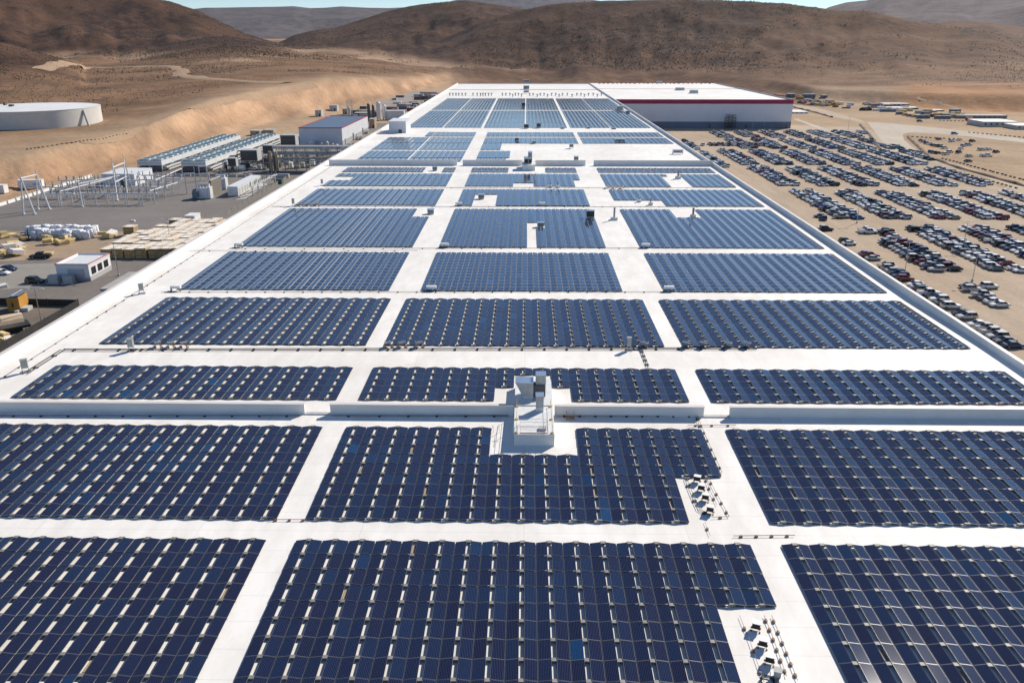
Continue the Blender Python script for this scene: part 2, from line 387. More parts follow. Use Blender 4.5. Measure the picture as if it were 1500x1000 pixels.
def solar(label, xa, xb, ya, nrow, nt, kind, excl=(), parts=0, gapevery=0, row=PITCH):
    "east-west tents between xa and xb, nrow modules deep starting at ya; excl: rectangles left free"
    m,w,l = (PAN_A,WA,LA) if kind=='A' else (PAN_E,WE,row-.035)
    P=(xb-xa)/nt; wc=w*math.cos(TILT); ws=w*math.sin(TILT)
    xm=(xa+xb)/2; zc=zr(ya)
    root=thing('solar_array', label, 'solar array', (xm,ya,zc), 0, 'solar arrays on the white roof')
    items=[]; yy=ya; rack=MB(); ends=MB()
    ysl=[]
    for r in range(nrow):
        if gapevery and r and r%gapevery==0: yy += 1.1
        ysl.append(yy+row/2); yy += row
    has=set()
    for r,yc in enumerate(ysl):
        for t in range(nt):
            x0=xa+t*P
            cx=x0+P/2
            if any(a<=cx<=c and d<=yc<=e for a,d,c,e in excl): continue
            has.add((r,t))
            base=tint() if rng.random()<.35 else None
            for s,x in ((1,x0+.035),(-1,x0+P-.035)):
                k=tint()
                if r and rng.random()<.3 and items and items[-1][5]<NT-2: k=items[-1][5]
                items.append((x-xm,yc-ya,zr(yc)+ZLOW-zc,s,TINTS[k],k,yc))
    # racking: ridge couplers, low feet and wind deflectors along the open ends
    for (r,t) in has:
        x0=xa+t*P-xm; yc=ysl[r]; z=zr(yc)-zc
        gap=P-.07-2*wc
        if kind=='A':
            rack.box(x0+P/2-gap/2-.05,x0+P/2+gap/2+.05,yc-ya+row/2-.17,yc-ya+row/2+.17,z+.14,z+ZLOW+ws-.03,0)
            rack.box(x0+.05,x0+P-.05,yc-ya+row/2-.025,yc-ya+row/2+.025,z+.03,z+.09,1)
            if rng.random()<.04 : rack.box(x0+P/2-gap/2,x0+P/2+gap/2,yc-ya-.6,yc-ya+.6,z+.02,z+.05,2)
        if (r-1,t) not in has:
            rack.box(x0+.05,x0+P-.05,yc-ya-row/2+.02,yc-ya-row/2+.06,z+.02,z+.10,1)
            rack.box(x0+P/2-gap/2-.06,x0+P/2+gap/2+.06,yc-ya-row/2-.03,yc-ya-row/2+.15,z+.06,z+ZLOW+ws-.03,0)
    if rack.v: rack.build('racking', [COUP, DSTEEL, TANP], root)
    if parts:
        near=sorted(items, key=lambda q: ((q[0]+xm)**2+q[6]**2))
        # modules inside the picture first
        def seen(q):
            d=Vector((q[0]+xm,q[6],zr(q[6]))) - Vector((0,0,H)); wz=d.dot(FW)
            px=750+F*d.dot(RT)/wz; py=500-F*d.dot(UP)/wz
            return -5<px<1505 and py<1003
        near=[q for q in near if seen(q)][:parts]; ns=set(id(q) for q in near)
        for q in near:
            s=math.atan((zr(q[6]+1)-zr(q[6]-1))/2)
            place(templ(kind,q[3],q[5]),'panel',root,(q[0],q[1],q[2]),0,s)
        items=[q for q in items if id(q) not in ns]
    if items:
        o=place(panels_mesh('panel_field',[q[:5] for q in items],m,w,l),'panel_field',root); 
        if parts: o['kind']='stuff'
    return root
def ex(x0,y0,x1,y1):
    "rectangle of roof left free of modules, from its far-left and near-right corners"
    a=rp(x0,y0); c=rp(x1,y1); return (min(a.x,c.x),c.y,max(a.x,c.x),a.y)
def exr(xa,xb,ytop,ybot): return (xa,rp(770,ybot).y,xb,rp(770,ytop).y)
AX={'L':(-64.8,-23.5),'C':(-20.8,20.6),'R':(23.3,65.2)}
EX={'L':(-63.5,-24.6),'C':(-18.9,17.7),'R':(25.2,65.2)}
SIDE={'L':'left of the aisles','C':'between the aisles','R':'beside the right parapet'}
NAMES={'A':'navy solar array in the row nearest the camera','B':'navy solar array in front of the near fire wall','C':'shallow navy solar array behind the near fire wall',
 'D':'dark navy solar array second behind the near wall','E':'blue solar array first of the bright blue rows','F':'deep blue solar array second of the bright rows',
 'G':'blue solar array third of the bright rows','H':'blue solar array fourth of the bright rows','I':'thin blue solar array before the far fire wall'}
px2x=lambda px,py: rp(px,py,.1).x
exA={'C':[(px2x(1066,901),0,99,rp(1100,901).y)]}
exB={'C':[(px2x(720,640),rp(780,664).y,px2x(847,640),200),(px2x(990,700),0,99,rp(1000,694).y)]}
exC={'C':[(px2x(727,575),0,px2x(836,575),rp(780,566).y),(px2x(755,560),0,px2x(808,560),rp(780,550).y)]}
exF={'C':[(px2x(773,345),0,px2x(785.5,345),rp(780,328).y),(px2x(784,332),rp(780,335.5).y,px2x(798,332),rp(780,328).y)],'L':[(px2x(613,312),rp(700,319.5).y,0,999)],'R':[(px2x(981,314),rp(780,319).y,px2x(1021,314),999)]}
exG={'C':[(px2x(695,294),0,px2x(728,294),rp(780,286.5).y)],'R':[(0,0,px2x(970,296),rp(780,292.8).y)]}
exH={'L':[(-99,rp(500,264.6).y,px2x(516,262),rp(500,259.5).y)],'C':[(px2x(841,269),0,99,rp(800,264.5).y),(px2x(752,271),0,px2x(783,271),rp(800,269.4).y)],'R':[(px2x(990,266),0,px2x(1004,266),999),(px2x(975,262),0,px2x(1004,262),rp(990,259).y)]}
exI={'L':[(px2x(622,249),0,px2x(648,249),999)],'C':[(px2x(746,249),0,px2x(798,249),999)]}
for c in 'LCR':
    x=AX[c]; sd=SIDE[c]
    solar(NAMES['A']+', '+sd, *x, 62.4-11*PITCH, 11, 17, 'A', exA.get(c,()), 100)
    solar(NAMES['B']+', '+sd, *x, 65.8, 9, 17, 'A', exB.get(c,()), 100)
    solar(NAMES['C']+', '+sd, *x, 91.8, 5, 17, 'A', exC.get(c,()), 100)
    solar(NAMES['D']+', '+sd, *(x if c!='L' else (-63.2,-23.4)), 111.0, 11, 17 if c!='L' else 16, 'A', (), 100, row=2.15)
    x=EX[c]; n={'L':18,'C':17,'R':18}[c]
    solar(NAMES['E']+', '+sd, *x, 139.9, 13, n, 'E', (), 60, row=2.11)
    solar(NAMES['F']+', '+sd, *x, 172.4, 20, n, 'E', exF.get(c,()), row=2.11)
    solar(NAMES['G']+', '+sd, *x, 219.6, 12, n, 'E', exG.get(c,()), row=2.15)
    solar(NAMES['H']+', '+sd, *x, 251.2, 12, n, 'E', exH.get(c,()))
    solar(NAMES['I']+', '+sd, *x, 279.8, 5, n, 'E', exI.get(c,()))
JR=(('e',238.5,233),('d',232,222),('c',220,211.3),('b',210.5,202),('a',200.5,194))
Jw={'e':'first','d':'second','c':'third','b':'fourth','a':'last'}
for k,yb,yt in JR:
    ya=rp(770,yb).y+ (2.0 if k=='e' else 0); yb_=rp(770,yt).y; n=max(2,int((yb_-ya)/2.07))
    xa=-64.5 if k!='a' else px2x(627,197)
    solar('short blue solar array in %s strip behind far fire wall, outer left'%Jw[k], xa, -45.2, ya, n, max(4,round((-45.2-xa)/2.17)), 'E')
    solar('short blue solar array in %s strip behind far fire wall, inner left'%Jw[k], -44.6, -24.4, ya, n, 9, 'E')
    if k in 'ab':
        solar('blue solar array in %s strip behind far fire wall, between the aisles'%Jw[k], -18.9, 23.4, ya, n, 19, 'E')
        solar('blue solar array in %s strip behind far fire wall, beside right parapet'%Jw[k], 25.4, 65.3, ya, n, 18, 'E')
    else:
        xe={'c':px2x(734,216),'d':px2x(747,227),'e':px2x(741,235)}[k]
        solar('stubby blue solar array in %s strip behind far fire wall, beside bare roof'%Jw[k], -18.9, xe, ya, n, round((xe+18.9)/2.17), 'E')
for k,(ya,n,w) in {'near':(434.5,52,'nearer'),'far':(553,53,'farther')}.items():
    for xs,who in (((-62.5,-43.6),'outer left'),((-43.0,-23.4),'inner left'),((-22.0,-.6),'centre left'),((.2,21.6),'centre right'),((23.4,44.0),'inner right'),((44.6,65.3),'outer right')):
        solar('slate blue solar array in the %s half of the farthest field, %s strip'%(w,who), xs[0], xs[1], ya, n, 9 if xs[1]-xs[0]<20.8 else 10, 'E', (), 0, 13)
# ------------------------------------------------------------------ terrain
def az_of(px): 
    d=ray(px,HORIZON); return math.atan2(d.x,d.y)
def crest(pts):
    a=[];s=[]
    for px,py in pts:
        d=ray(px,py); a.append(math.atan2(d.x,d.y)); s.append(d.z/math.hypot(d.x,d.y))
    return np.array(a),np.array(s)
def smooth(t): t=np.clip(t,0,1); return t*t*(3-2*t)
def vnoise(x, y, seed):
    "value noise on a lattice (numpy)"
    xi=np.floor(x).astype(np.int64); yi=np.floor(y).astype(np.int64); fx=x-xi; fy=y-yi
    fx=fx*fx*(3-2*fx); fy=fy*fy*(3-2*fy)
    def h(a,b):
        n=(a*374761393+b*668265263+seed*1442695041)&0x7fffffff
        n=((n^(n>>13))*1274126177)&0x7fffffff
        return ((n^(n>>16))&0xffff)/65535.0
    return (h(xi,yi)*(1-fx)+h(xi+1,yi)*fx)*(1-fy)+(h(xi,yi+1)*(1-fx)+h(xi+1,yi+1)*fx)*fy
def fbm(x,y,sc,seed,octs=5,ridge=False):
    r=np.zeros_like(x); a=1.0; tot=0
    for o in range(octs):
        n=vnoise(x/sc*2**o+o*17.3,y/sc*2**o-o*9.1,seed+o)
        if ridge: n=1-np.abs(2*n-1)
        r+=a*n; tot+=a; a*=.5
    return r/tot
# cut bank and bench behind the site: px, distance of its foot, run of the slope, height of the bench
BANKPX=[(-900,420,40,-7),(-500,385,40,-7),(-200,318,42,-7),(0,284,45,-6),(130,251,50,-5),(200,236,60,-3),(300,203,75,3),(400,178,85,6),(470,165,90,8),(540,151,110,4),(590,140,140,-2)]
BANK=[(p,gl(p,y).xy.length,w_,z_) for p,y,w_,z_ in BANKPX]+[(660,1250,200,-8),(760,1300,250,-10),(900,1250,250,-10),(1130,1150,150,-9)]+[(p,gr(p,y).xy.length,w_,z_) for p,y,w_,z_ in ((1200,147,80,-10),(1250,150,60,-10),(1330,157,55,-8),(1420,163,55,-7),(1500,166,55,-6),(1700,176,60,-5),(2100,190,60,-5))]
BA=np.array([az_of(p[0]) for p in BANK]); BF,BW,BZ=[np.array([float(p[k]) for p in BANK]) for k in (1,2,3)]
HILLS=[  # crest pixels, crest distance, foot distance, ruggedness, (soil colour), scrub
 ([(330,100),(370,84),(400,68),(430,52),(460,45),(490,42),(520,32),(560,19),(600,9),(640,4.5),(680,2.5),(740,7.5),(800,18),(860,40),(920,70),(980,100)],2700,1500,1.0),
 ([(500,118),(540,98),(580,84),(620,70),(660,54),(700,36),(730,25),(760,17),(800,9),(830,5.5),(870,3),(940,.5),(1000,-.5),(1050,1),(1100,2.5),(1150,5),(1180,9),(1230,15),(1265,14),(1300,21),(1350,33),(1400,40),(1450,47),(1500,66),(1560,84),(1650,110)],2150,1330,1.0),
 ([(1240,60),(1300,40),(1345,35),(1400,31),(1450,33),(1500,41),(1600,50),(1800,60)],3300,2300,.5),
 ([(-500,-40),(-200,-60),(-100,-40),(0,-18),(60,-9),(140,-7),(200,-3),(250,4),(290,16),(330,36),(360,50),(400,62),(440,70),(500,85)],2500,1650,1.3),
 ([(150,92),(200,80),(250,66),(290,57),(330,54),(370,59),(420,70),(460,80),(500,92),(540,105)],1900,1250,.5),
 ([(-400,40),(-200,52),(-60,54),(0,62),(40,72),(80,85),(120,98)],1300,900,.7),
]
HC=[(crest(h[0]),)+tuple(h[1:]) for h in HILLS]
def terrain(az, r, x, y):
    side=smooth((x+70)/140.0); base=ZL+(ZR-ZL)*side
    f=np.interp(az,BA,BF); w=np.interp(az,BA,BW); zb=np.interp(az,BA,BZ)
    f=f+ (fbm(x,y,60,3,3)-.5)*10
    tl=np.clip((r-f)/w,0,1); t=.7*tl+.3*smooth(tl)
    z=base+(zb-base)*t + np.maximum(0,r-f-w)*.012*(1+.4*(fbm(x,y,300,5,4)-.5))
    far=smooth((r-f-w*.4)/200)
    z=z+far*(fbm(x,y,180,9,5)-.5)*7
    # rills in the cut slope
    rill=t*(1-t)*4
    z=z-rill*(fbm(az*r,r*.15,9,21,4,True)*4.2+fbm(az*r,r,25,27,4)*3.0)
    hk=np.zeros_like(z)
    for k,((ca,cs),rc,rf,rug) in enumerate(HC):
        zc=H+np.interp(az,ca,cs,left=-.2,right=-.2)*rc
        foot=rf*(1+.14*(fbm(az*30,az*0+k*7,2.2,40+k,3)-.5))
        u=(r-foot)/(rc-foot)
        up=np.clip(u,0,1); pr=np.where(u<1, up**1.15*(1-.15*np.sin(up*math.pi)), 1-.35*smooth((u-1)/.9))
        gul=fbm(x,y,420,60+k,5,True)-.62
        fin=fbm(x,y,110,80+k,4)-.5
        hh=np.maximum(zc-z,-30)
        h=z+hh*pr+rug*(gul*.34+fin*.08+(fbm(x,y,130,140+k,4,True)-.62)*.10)*np.clip(hh,0,400)*np.sin(np.clip(u,0,1.6)*math.pi/2)*np.where(u>.85,np.clip((1.05-u)/.2,.12,1),1)
        h=h-rug*np.clip(hh,0,300)*(.16*fbm(az*rc,r*.28,150,170+k,4,True)+.07*fbm(az*rc,r*.3,55,190+k,3,True))*np.sin(np.clip(u,0,1)*math.pi)
        hk=np.where((u>0)&(h>z+hk), np.maximum(h-z,0), hk)
    return z+hk, t, far, hk
def build_ground():
    na=560; az=np.linspace(-.95,.95,na)
    rad=[8.0]
    while rad[-1]<6200:
        r=rad[-1]; rad.append(r+max(6.0,min(28.0,r*.0115)) if r>200 else r+12)
    rad=np.array(rad); nr=len(rad)
    A,Rr=np.meshgrid(az,rad); X=Rr*np.sin(A); Y=Rr*np.cos(A)
    Z,t,far,hk=terrain(A,Rr,X,Y)
    me=bpy.data.meshes.new('ground'); n=na*nr
    me.vertices.add(n); me.vertices.foreach_set('co', np.stack([X,Y,Z],-1).ravel())
    i=np.arange((nr-1)*(na-1)); a=(i//(na-1))*na+i%(na-1)
    q=np.stack([a,a+na,a+na+1,a+1],-1)[:, ::-1]
    me.loops.add(q.size); me.loops.foreach_set('vertex_index', q.ravel().astype(np.int32))
    me.polygons.add(len(q)); me.polygons.foreach_set('loop_start', np.arange(0,q.size,4,dtype=np.int32)); me.update(calc_edges=True)
    # soil colour by region: graded lot, fresh cut, bench, hill
    lot=np.array([.42,.295,.185]); cut=np.array([.44,.275,.165]); bench=np.array([.255,.150,.084]); hill=np.array([.112,.058,.034]); hr=np.array([.170,.087,.044])
    stk=fbm(A*Rr,Rr*.18,7,401,4)*.7+fbm(A*Rr,Rr*.5,30,411,3)*.3; cut=cut*(.70+.62*np.clip((stk-.3)/.4,0,1))[...,None]
    right=smooth((A-.1)/.35)[...,None]
    mid=smooth((Rr-860)/140)*np.clip((A-az_of(655))/.04,0,1)*np.clip((az_of(1230)-A)/.05,0,1); far_=np.maximum(far,mid)
    c=lot+ (bench-lot)*far_[...,None]; c=c+(hill*1.3-c)*(mid*.6)[...,None]
    cutk=(t*(1-t)*4)**.6*np.clip(np.where(A<.3,(az_of(690)-A)/.05,(A-az_of(1215))/.05),0,1); c=c+(cut-c)*np.clip(cutk*1.25,0,1)[...,None]
    rb=np.clip((A-az_of(1310))/.03,0,1)*smooth((Rr-np.interp(A,BA,BF)+25)/50)*(1-smooth((Rr-np.interp(A,BA,BF)-170)/130)); c=c+(np.array([.42,.225,.11])-c)*rb[...,None]
    hh=(smooth(hk/18))[...,None]
    c=c+((hill*(1-right)+hr*right)-c)*hh
    pale=smooth((fbm(X,Y,260,33,4)-.56)/.08)*far*(1-hh[...,0])*(A<0)
    c=c+(np.array([.42,.29,.19])-c)*pale[...,None]*.8
    ca=me.attributes.new('soil','FLOAT_COLOR','POINT'); ca.data.foreach_set('color', np.concatenate([c,np.ones(c.shape[:2]+(1,))],-1).ravel().astype(np.float32))
    rock=(hh[...,0]*(.95-.3*right[...,0])+far_*(1-hh[...,0])*.5)*(1-pale*.9)
    sa=me.attributes.new('scrub','FLOAT','POINT'); sa.data.foreach_set('value', np.clip(rock,0,1).ravel().astype(np.float32))
    me.materials.append(SOIL); me.shade_smooth(); me.validate()
    tag(link(bpy.data.objects.new('ground', me)), kind='structure')
build_ground()
def tza(x,y):
    x=np.asarray(x,float); y=np.asarray(y,float); return terrain(np.arctan2(x,y),np.hypot(x,y),x,y)[0]
def tz(x,y): return float(tza([x],[y])[0])
def on_terrain(px,py):
    d=ray(px,py); k=np.arange(60.0,3500.0,3.0); z=tza(d.x*k,d.y*k); hit=np.nonzero(H+d.z*k<=z)[0]
    if len(hit)==0: return gp(px,py,-10)
    k=k[hit[0]]; return Vector((d.x*k,d.y*k,tz(d.x*k,d.y*k)))
def track(name, pl, w, m, step=5, dz=.35):
    ps=[on_terrain(*q) for q in pl]; c=[]
    for p,q in zip(ps,ps[1:]):
        n=max(1,int((q-p).length/step)); c+=[p+(q-p)*(i/n) for i in range(n)]
    c.append(ps[-1]); vs=[]
    for i,p in enumerate(c):
        d=(c[min(i+2,len(c)-1)]-c[max(i-2,0)]); nv=Vector((-d.y,d.x,0)).normalized()*w*(1+.15*math.sin(i*.7))
        for s in (-1,-.33,.33,1):
            q=p+nv*s; vs.append((q.x,q.y,dz*(1 if abs(s)<1 else .2)))
    hz=tza([v[0] for v in vs],[v[1] for v in vs]); vs=[(v[0],v[1],v[2]+float(h)) for v,h in zip(vs,hz)]
    me=bpy.data.meshes.new(name); me.from_pydata(vs,[],[(4*i+k,4*i+k+4,4*i+k+5,4*i+k+1) for i in range(len(c)-1) for k in range(3)]); me.materials.append(m); me.shade_smooth()
    bm=bmesh.new(); bm.from_mesh(me); bm.normal_update()
    if sum(f.normal.z for f in bm.faces)<0: bmesh.ops.reverse_faces(bm,faces=bm.faces[:])
    bm.to_mesh(me); bm.free(); tag(link(bpy.data.objects.new(name, me)), kind='structure')
# far ranges
def far_range(name, pts, rc, depth, col, seed, label):
    ca,cs=crest(pts); na=220; a=np.linspace(ca[0],ca[-1],na); rr=np.linspace(rc-depth,rc+depth*.6,40)
    A,Rr=np.meshgrid(a,rr); X=Rr*np.sin(A); Y=Rr*np.cos(A)
    zc=H+np.interp(A,ca,cs)*rc; u=(Rr-(rc-depth))/depth
    pr=np.where(u<1,np.clip(u,0,1)**.9,1-.5*np.clip(u-1,0,1))
    Z=-40+(zc+40)*pr+(fbm(X,Y,depth*.45,seed,5,True)-.6)*np.clip(zc,20,9e9)*.35*np.sin(np.clip(u,0,1)*math.pi)
    me=bpy.data.meshes.new(name); me.vertices.add(A.size); me.vertices.foreach_set('co', np.stack([X,Y,Z],-1).ravel())
    nr=len(rr); i=np.arange((nr-1)*(na-1)); p=(i//(na-1))*na+i%(na-1); q=np.stack([p,p+na,p+na+1,p+1],-1)[:, ::-1]
    me.loops.add(q.size); me.loops.foreach_set('vertex_index', q.ravel().astype(np.int32)); me.polygons.add(len(q)); me.polygons.foreach_set('loop_start', np.arange(0,q.size,4,dtype=np.int32)); me.update(calc_edges=True)
    s=me.attributes.new('soil','FLOAT_COLOR','POINT'); s.data.foreach_set('color', np.tile(np.array([*col,1],np.float32),A.size))
    k=me.attributes.new('scrub','FLOAT','POINT'); k.data.foreach_set('value', np.full(A.size,.5,np.float32))
    me.materials.append(SOIL); me.shade_smooth()
    tag(link(bpy.data.objects.new(name, me)), kind='structure')
far_range('far_hills',[(225,60),(250,26),(270,14),(300,11),(340,10.5),(400,9.5),(430,8.5),(455,11.5),(475,11),(500,9),(540,11),(570,11.5),(620,9),(660,12),(740,40)],7500,2600,(.13,.11,.11),3,'')
far_range('mountain_range',[(600,60),(640,14),(662,1),(690,-5),(740,-9),(800,-9),(850,-3),(885,2),(920,10),(980,40)],9500,2500,(.12,.11,.12),5,'')
far_range('mountain_range',[(1150,60),(1180,26),(1215,10),(1240,3),(1270,0),(1300,-10),(1380,-14),(1430,-8),(1460,-12),(1520,-20),(1600,-14),(1800,10)],7000,3000,(.16,.12,.115),8,'')
# sagebrush and juniper specks on hills and bench: nobody could count them
def scrub():
    g=np.random.default_rng(4); N=210000
    az=g.uniform(-.75,.75,N); r=np.where(g.random(N)<.25, g.uniform(330,1100,N), 1000+g.random(N)**1.2*2100)
    x=r*np.sin(az); y=r*np.cos(az); z,t,far,hk=terrain(az,r,x,y)
    den=(fbm(x,y,240,301,5)>.5)*.75+(fbm(x,y,60,311,4)>.52)*.35
    den=den*np.where(hk>6,1,.45)*(far>.9)
    # nothing on the factory ground or the graded yard
    keep=(g.random(N)<den)&((r-np.interp(az,BA,BF))>np.interp(az,BA,BW)*1.1)
    x,y,z,r=x[keep],y[keep],z[keep],r[keep]; n=len(x)
    s=g.uniform(.7,1.5,n)*np.where(r>1500,1.2,np.where(r>1000,.8,.6)); h=s*g.uniform(.8,1.3,n); a0=g.uniform(0,6.28,n)
    V=np.zeros((n,5,3))
    for k in range(4):
        a=a0+k*math.pi/2+g.uniform(-.3,.3,n); V[:,k,0]=x+s*np.cos(a); V[:,k,1]=y+s*np.sin(a); V[:,k,2]=z-.5
    V[:,4,0]=x; V[:,4,1]=y; V[:,4,2]=z+h
    f=np.array([(0,1,4),(1,2,4),(2,3,4),(3,0,4)]); Fc=(f[None]+5*np.arange(n)[:,None,None]).reshape(-1,3)
    me=bpy.data.meshes.new('sagebrush'); me.vertices.add(n*5); me.vertices.foreach_set('co',V.ravel()); me.loops.add(Fc.size); me.loops.foreach_set('vertex_index',Fc.ravel().astype(np.int32)); me.polygons.add(len(Fc)); me.polygons.foreach_set('loop_start',np.arange(0,Fc.size,3,dtype=np.int32)); me.update(calc_edges=True)
    me.materials.append(mat('sage_leaves',(.062,.052,.036),.95,var=.3,scale=.05,spec=.1)); tag(link(bpy.data.objects.new('sagebrush',me)),kind='stuff')
scrub()
# ground sheets
ASPH=m_ground('worn_asphalt',(.175,.155,.138),(.215,.19,.168),.03,.8,.12,(1,.25,1))
GRAV=m_ground('grey_gravel',(.185,.168,.155),(.23,.205,.188),.03,1.6,.10,(.2,1,1))
DIRT=m_ground('pale_dirt_lot',(.47,.365,.265),(.40,.30,.205),.018,.9,.16,(1,.12,1))
DIRT2=m_ground('tan_dirt',(.40,.29,.19),(.24,.20,.165),.02,.9,.18,(.15,1,1))
ROADC=m_ground('concrete_road_surface',(.52,.45,.36),(.46,.39,.30),.02,.7,.12,(1,.15,1))
def pts(*p, z=ZL): return [gp(a,b,z) for a,b in p]
def xl(py): return gl(100,py).y
sheet('asphalt_yard',[(-420,40),(-66,40),(-66,272),(-92,274),(-420,274)],ZL+.03,ASPH)
sheet('gravel_pad',[gl(-260,345),gl(-60,312),gl(0,301),gl(135,260),gl(215,257),gl(310,258),gl(420,258),gl(470,268),Vector((-72,340,ZL)),Vector((-72,283,ZL)),gl(300,336),gl(150,334),gl(0,334),gl(-260,345)][:-1],ZL+.04,GRAV)
sheet('plant_pavement',[Vector((-190,372,ZL)),Vector((-72,346,ZL)),Vector((-72,640,ZL)),Vector((-128,640,ZL)),Vector((-150,520,ZL)),Vector((-192,515,ZL))],ZL+.05,m_ground('plant_concrete',(.20,.175,.15),(.27,.235,.20),.04,.7,.2,(1,.3,1)))
sheet('far_yard',[gl(592,158),gl(640,150),gl(640,134),gl(600,133),gl(560,141),gl(535,150)],ZL+.05,m_ground('far_yard_ground',(.30,.26,.22),(.36,.30,.25),.04,.5,.1))
sheet('dirt_yard',[gl(-60,386),gl(0,383),gl(90,379),gl(150,379),gl(205,360),gl(214,345),gl(212,339),gl(0,339),gl(-60,341)],ZL+.05,DIRT2)
sheet('concrete_apron',[gl(-60,398),gl(0,388),gl(140,384),gl(150,390),gl(85,402),gl(60,420),gl(0,425),gl(-60,430)],ZL+.06,m_ground('apron',(.27,.25,.22),(.31,.285,.25),.05,.9,.1))
sheet('pit_floor',[gl(-40,440),gl(108,442),gl(-40,522)],ZL+.07,m_ground('pit_dirt',(.22,.18,.14),(.15,.125,.10),.06,.9,.2))
sheet('parking_lot',[Vector((69,40,ZR)),Vector((420,40,ZR)),Vector((420,330,ZR)),gr(1500,290),gr(1350,225),gr(1288,196),gr(1265,187),gr(1160,183),Vector((69,636,ZR))],ZR+.03,DIRT)
sheet('concrete_road',[gr(1260+a/6.25,120+c/6.25) for a,c in ((60,365),(300,383),(600,413),(1000,453),(1500,523),(2100,610),(2100,660),(1500,560),(1000,502),(650,472),(430,465),(390,485),(400,530),(480,600),(620,690),(740,745),(400,690),(260,640),(180,520))],ZR+.06,ROADC)
sheet('dirt_road',[gr(1260+a/6.25,120+c/6.25) for a,c in ((740,745),(620,690),(900,760),(1200,850),(1500,960),(1900,1090),(1900,1180),(1500,1040),(1150,880),(900,800))],ZR+.05,m_ground('dirt_road_surface',(.50,.40,.29),(.44,.34,.24),.03,.8,.12))
sheet('dirt_road',[gr(1020+a/6.25,120+c/6.25) for a,c in ((860,205),(1100,235),(1500,345),(1560,380),(1500,372),(1240,318),(1020,268),(860,225))],ZR+.05,MATS.get('x') or m_ground('dirt_road_far',(.47,.37,.27),(.43,.33,.23),.03,.8,.1))
sheet('concrete_path',[gr(1020+a/6.25,120+c/6.25) for a,c in ((880,340),(930,340),(1290,465),(1240,478))],ZR+.06,ROADC)

TRK=m_ground('track_dirt',(.40,.275,.175),(.34,.23,.145),.03,.6,.1)
track('dirt_track',[(-30,222),(60,214),(130,206),(185,197),(225,178),(255,165),(300,153),(350,143),(420,132),(462,125)],3.2,TRK)
track('dirt_track',[(60,103),(130,99),(200,98),(255,98),(268,104),(262,111),(300,116),(360,120),(420,122)],9,TRK,9,.8)
track('dirt_track',[(1404,163.5),(1400,159),(1383,154),(1365,150),(1350,147),(1344.5,144.5),(1350,142)],2.6,m_ground('pale_track',(.52,.38,.25),(.46,.33,.21),.03,.6,.1),4,.15)
# ------------------------------------------------------------------ light, air, camera
SUN_AZ, SUN_EL = R(42), R(35)
w=bpy.data.worlds.new('World'); S.world=w; w.use_nodes=True
nt=w.node_tree; sky=nt.nodes.new('ShaderNodeTexSky'); sky.sky_type='NISHITA'; sky.sun_disc=False
sky.sun_elevation=SUN_EL; sky.sun_rotation=SUN_AZ; sky.altitude=1400; sky.air_density=1.0; sky.dust_density=.1; sky.ozone_density=5.0
bg=nt.nodes['Background']; bg.inputs['Strength'].default_value=.095; nt.links.new(sky.outputs[0],bg.inputs[0])
sl=bpy.data.lights.new('sun','SUN'); sl.energy=4.6; sl.angle=R(.53); sl.color=(1,.925,.81)
so=link(bpy.data.objects.new('sun',sl)); so.rotation_euler=Vector((-math.sin(SUN_AZ)*math.cos(SUN_EL),-math.cos(SUN_AZ)*math.cos(SUN_EL),-math.sin(SUN_EL))).to_track_quat('-Z','Y').to_euler()
cam=bpy.data.cameras.new('camera'); cam.sensor_width=36; cam.lens=F*36/1500; cam.clip_start=.5; cam.clip_end=60000
co=link(bpy.data.objects.new('camera',cam)); co.location=(0,0,H)
M=Matrix.Identity(3); M.col[0]=RT; M.col[1]=UP; M.col[2]=-FW; co.rotation_euler=M.to_euler()
S.camera=co
S.view_settings.view_transform='Standard'; S.view_settings.look='None'; S.view_settings.gamma=1; S.view_settings.exposure=.35
def haze():
    b=MB(); b.box(-9000,9000,-200,13500,-120,700)
    o=b.build('haze', MATS.get('h') or bpy.data.materials.new('haze_air')); m=o.data.materials[0]; m.use_nodes=True; nt=m.node_tree; nt.nodes.clear()
    out=nt.nodes.new('ShaderNodeOutputMaterial'); v=nt.nodes.new('ShaderNodeVolumePrincipled'); v.inputs['Density'].default_value=HAZE
    v.inputs['Color'].default_value=(.72,.80,.92,1); v.inputs['Anisotropy'].default_value=.2
    nt.links.new(v.outputs[0], out.inputs['Volume']); tag(o,kind='stuff')
HAZE=1.3e-5
haze()
# ------------------------------------------------------------------ equipment on the roof
def dep(P): return (Vector(P)-Vector((0,0,H))).dot(FW)
def mp(P): return dep(P)/F                       # metres per photo pixel there
def roofpt(px,py,dz=0.0):
    p=rp(px,py,dz); return Vector((p.x,p.y,zr(p.y)+dz))
TOPM=mat('unit_white',(.74,.74,.72),.45,var=.08,scale=1.5)
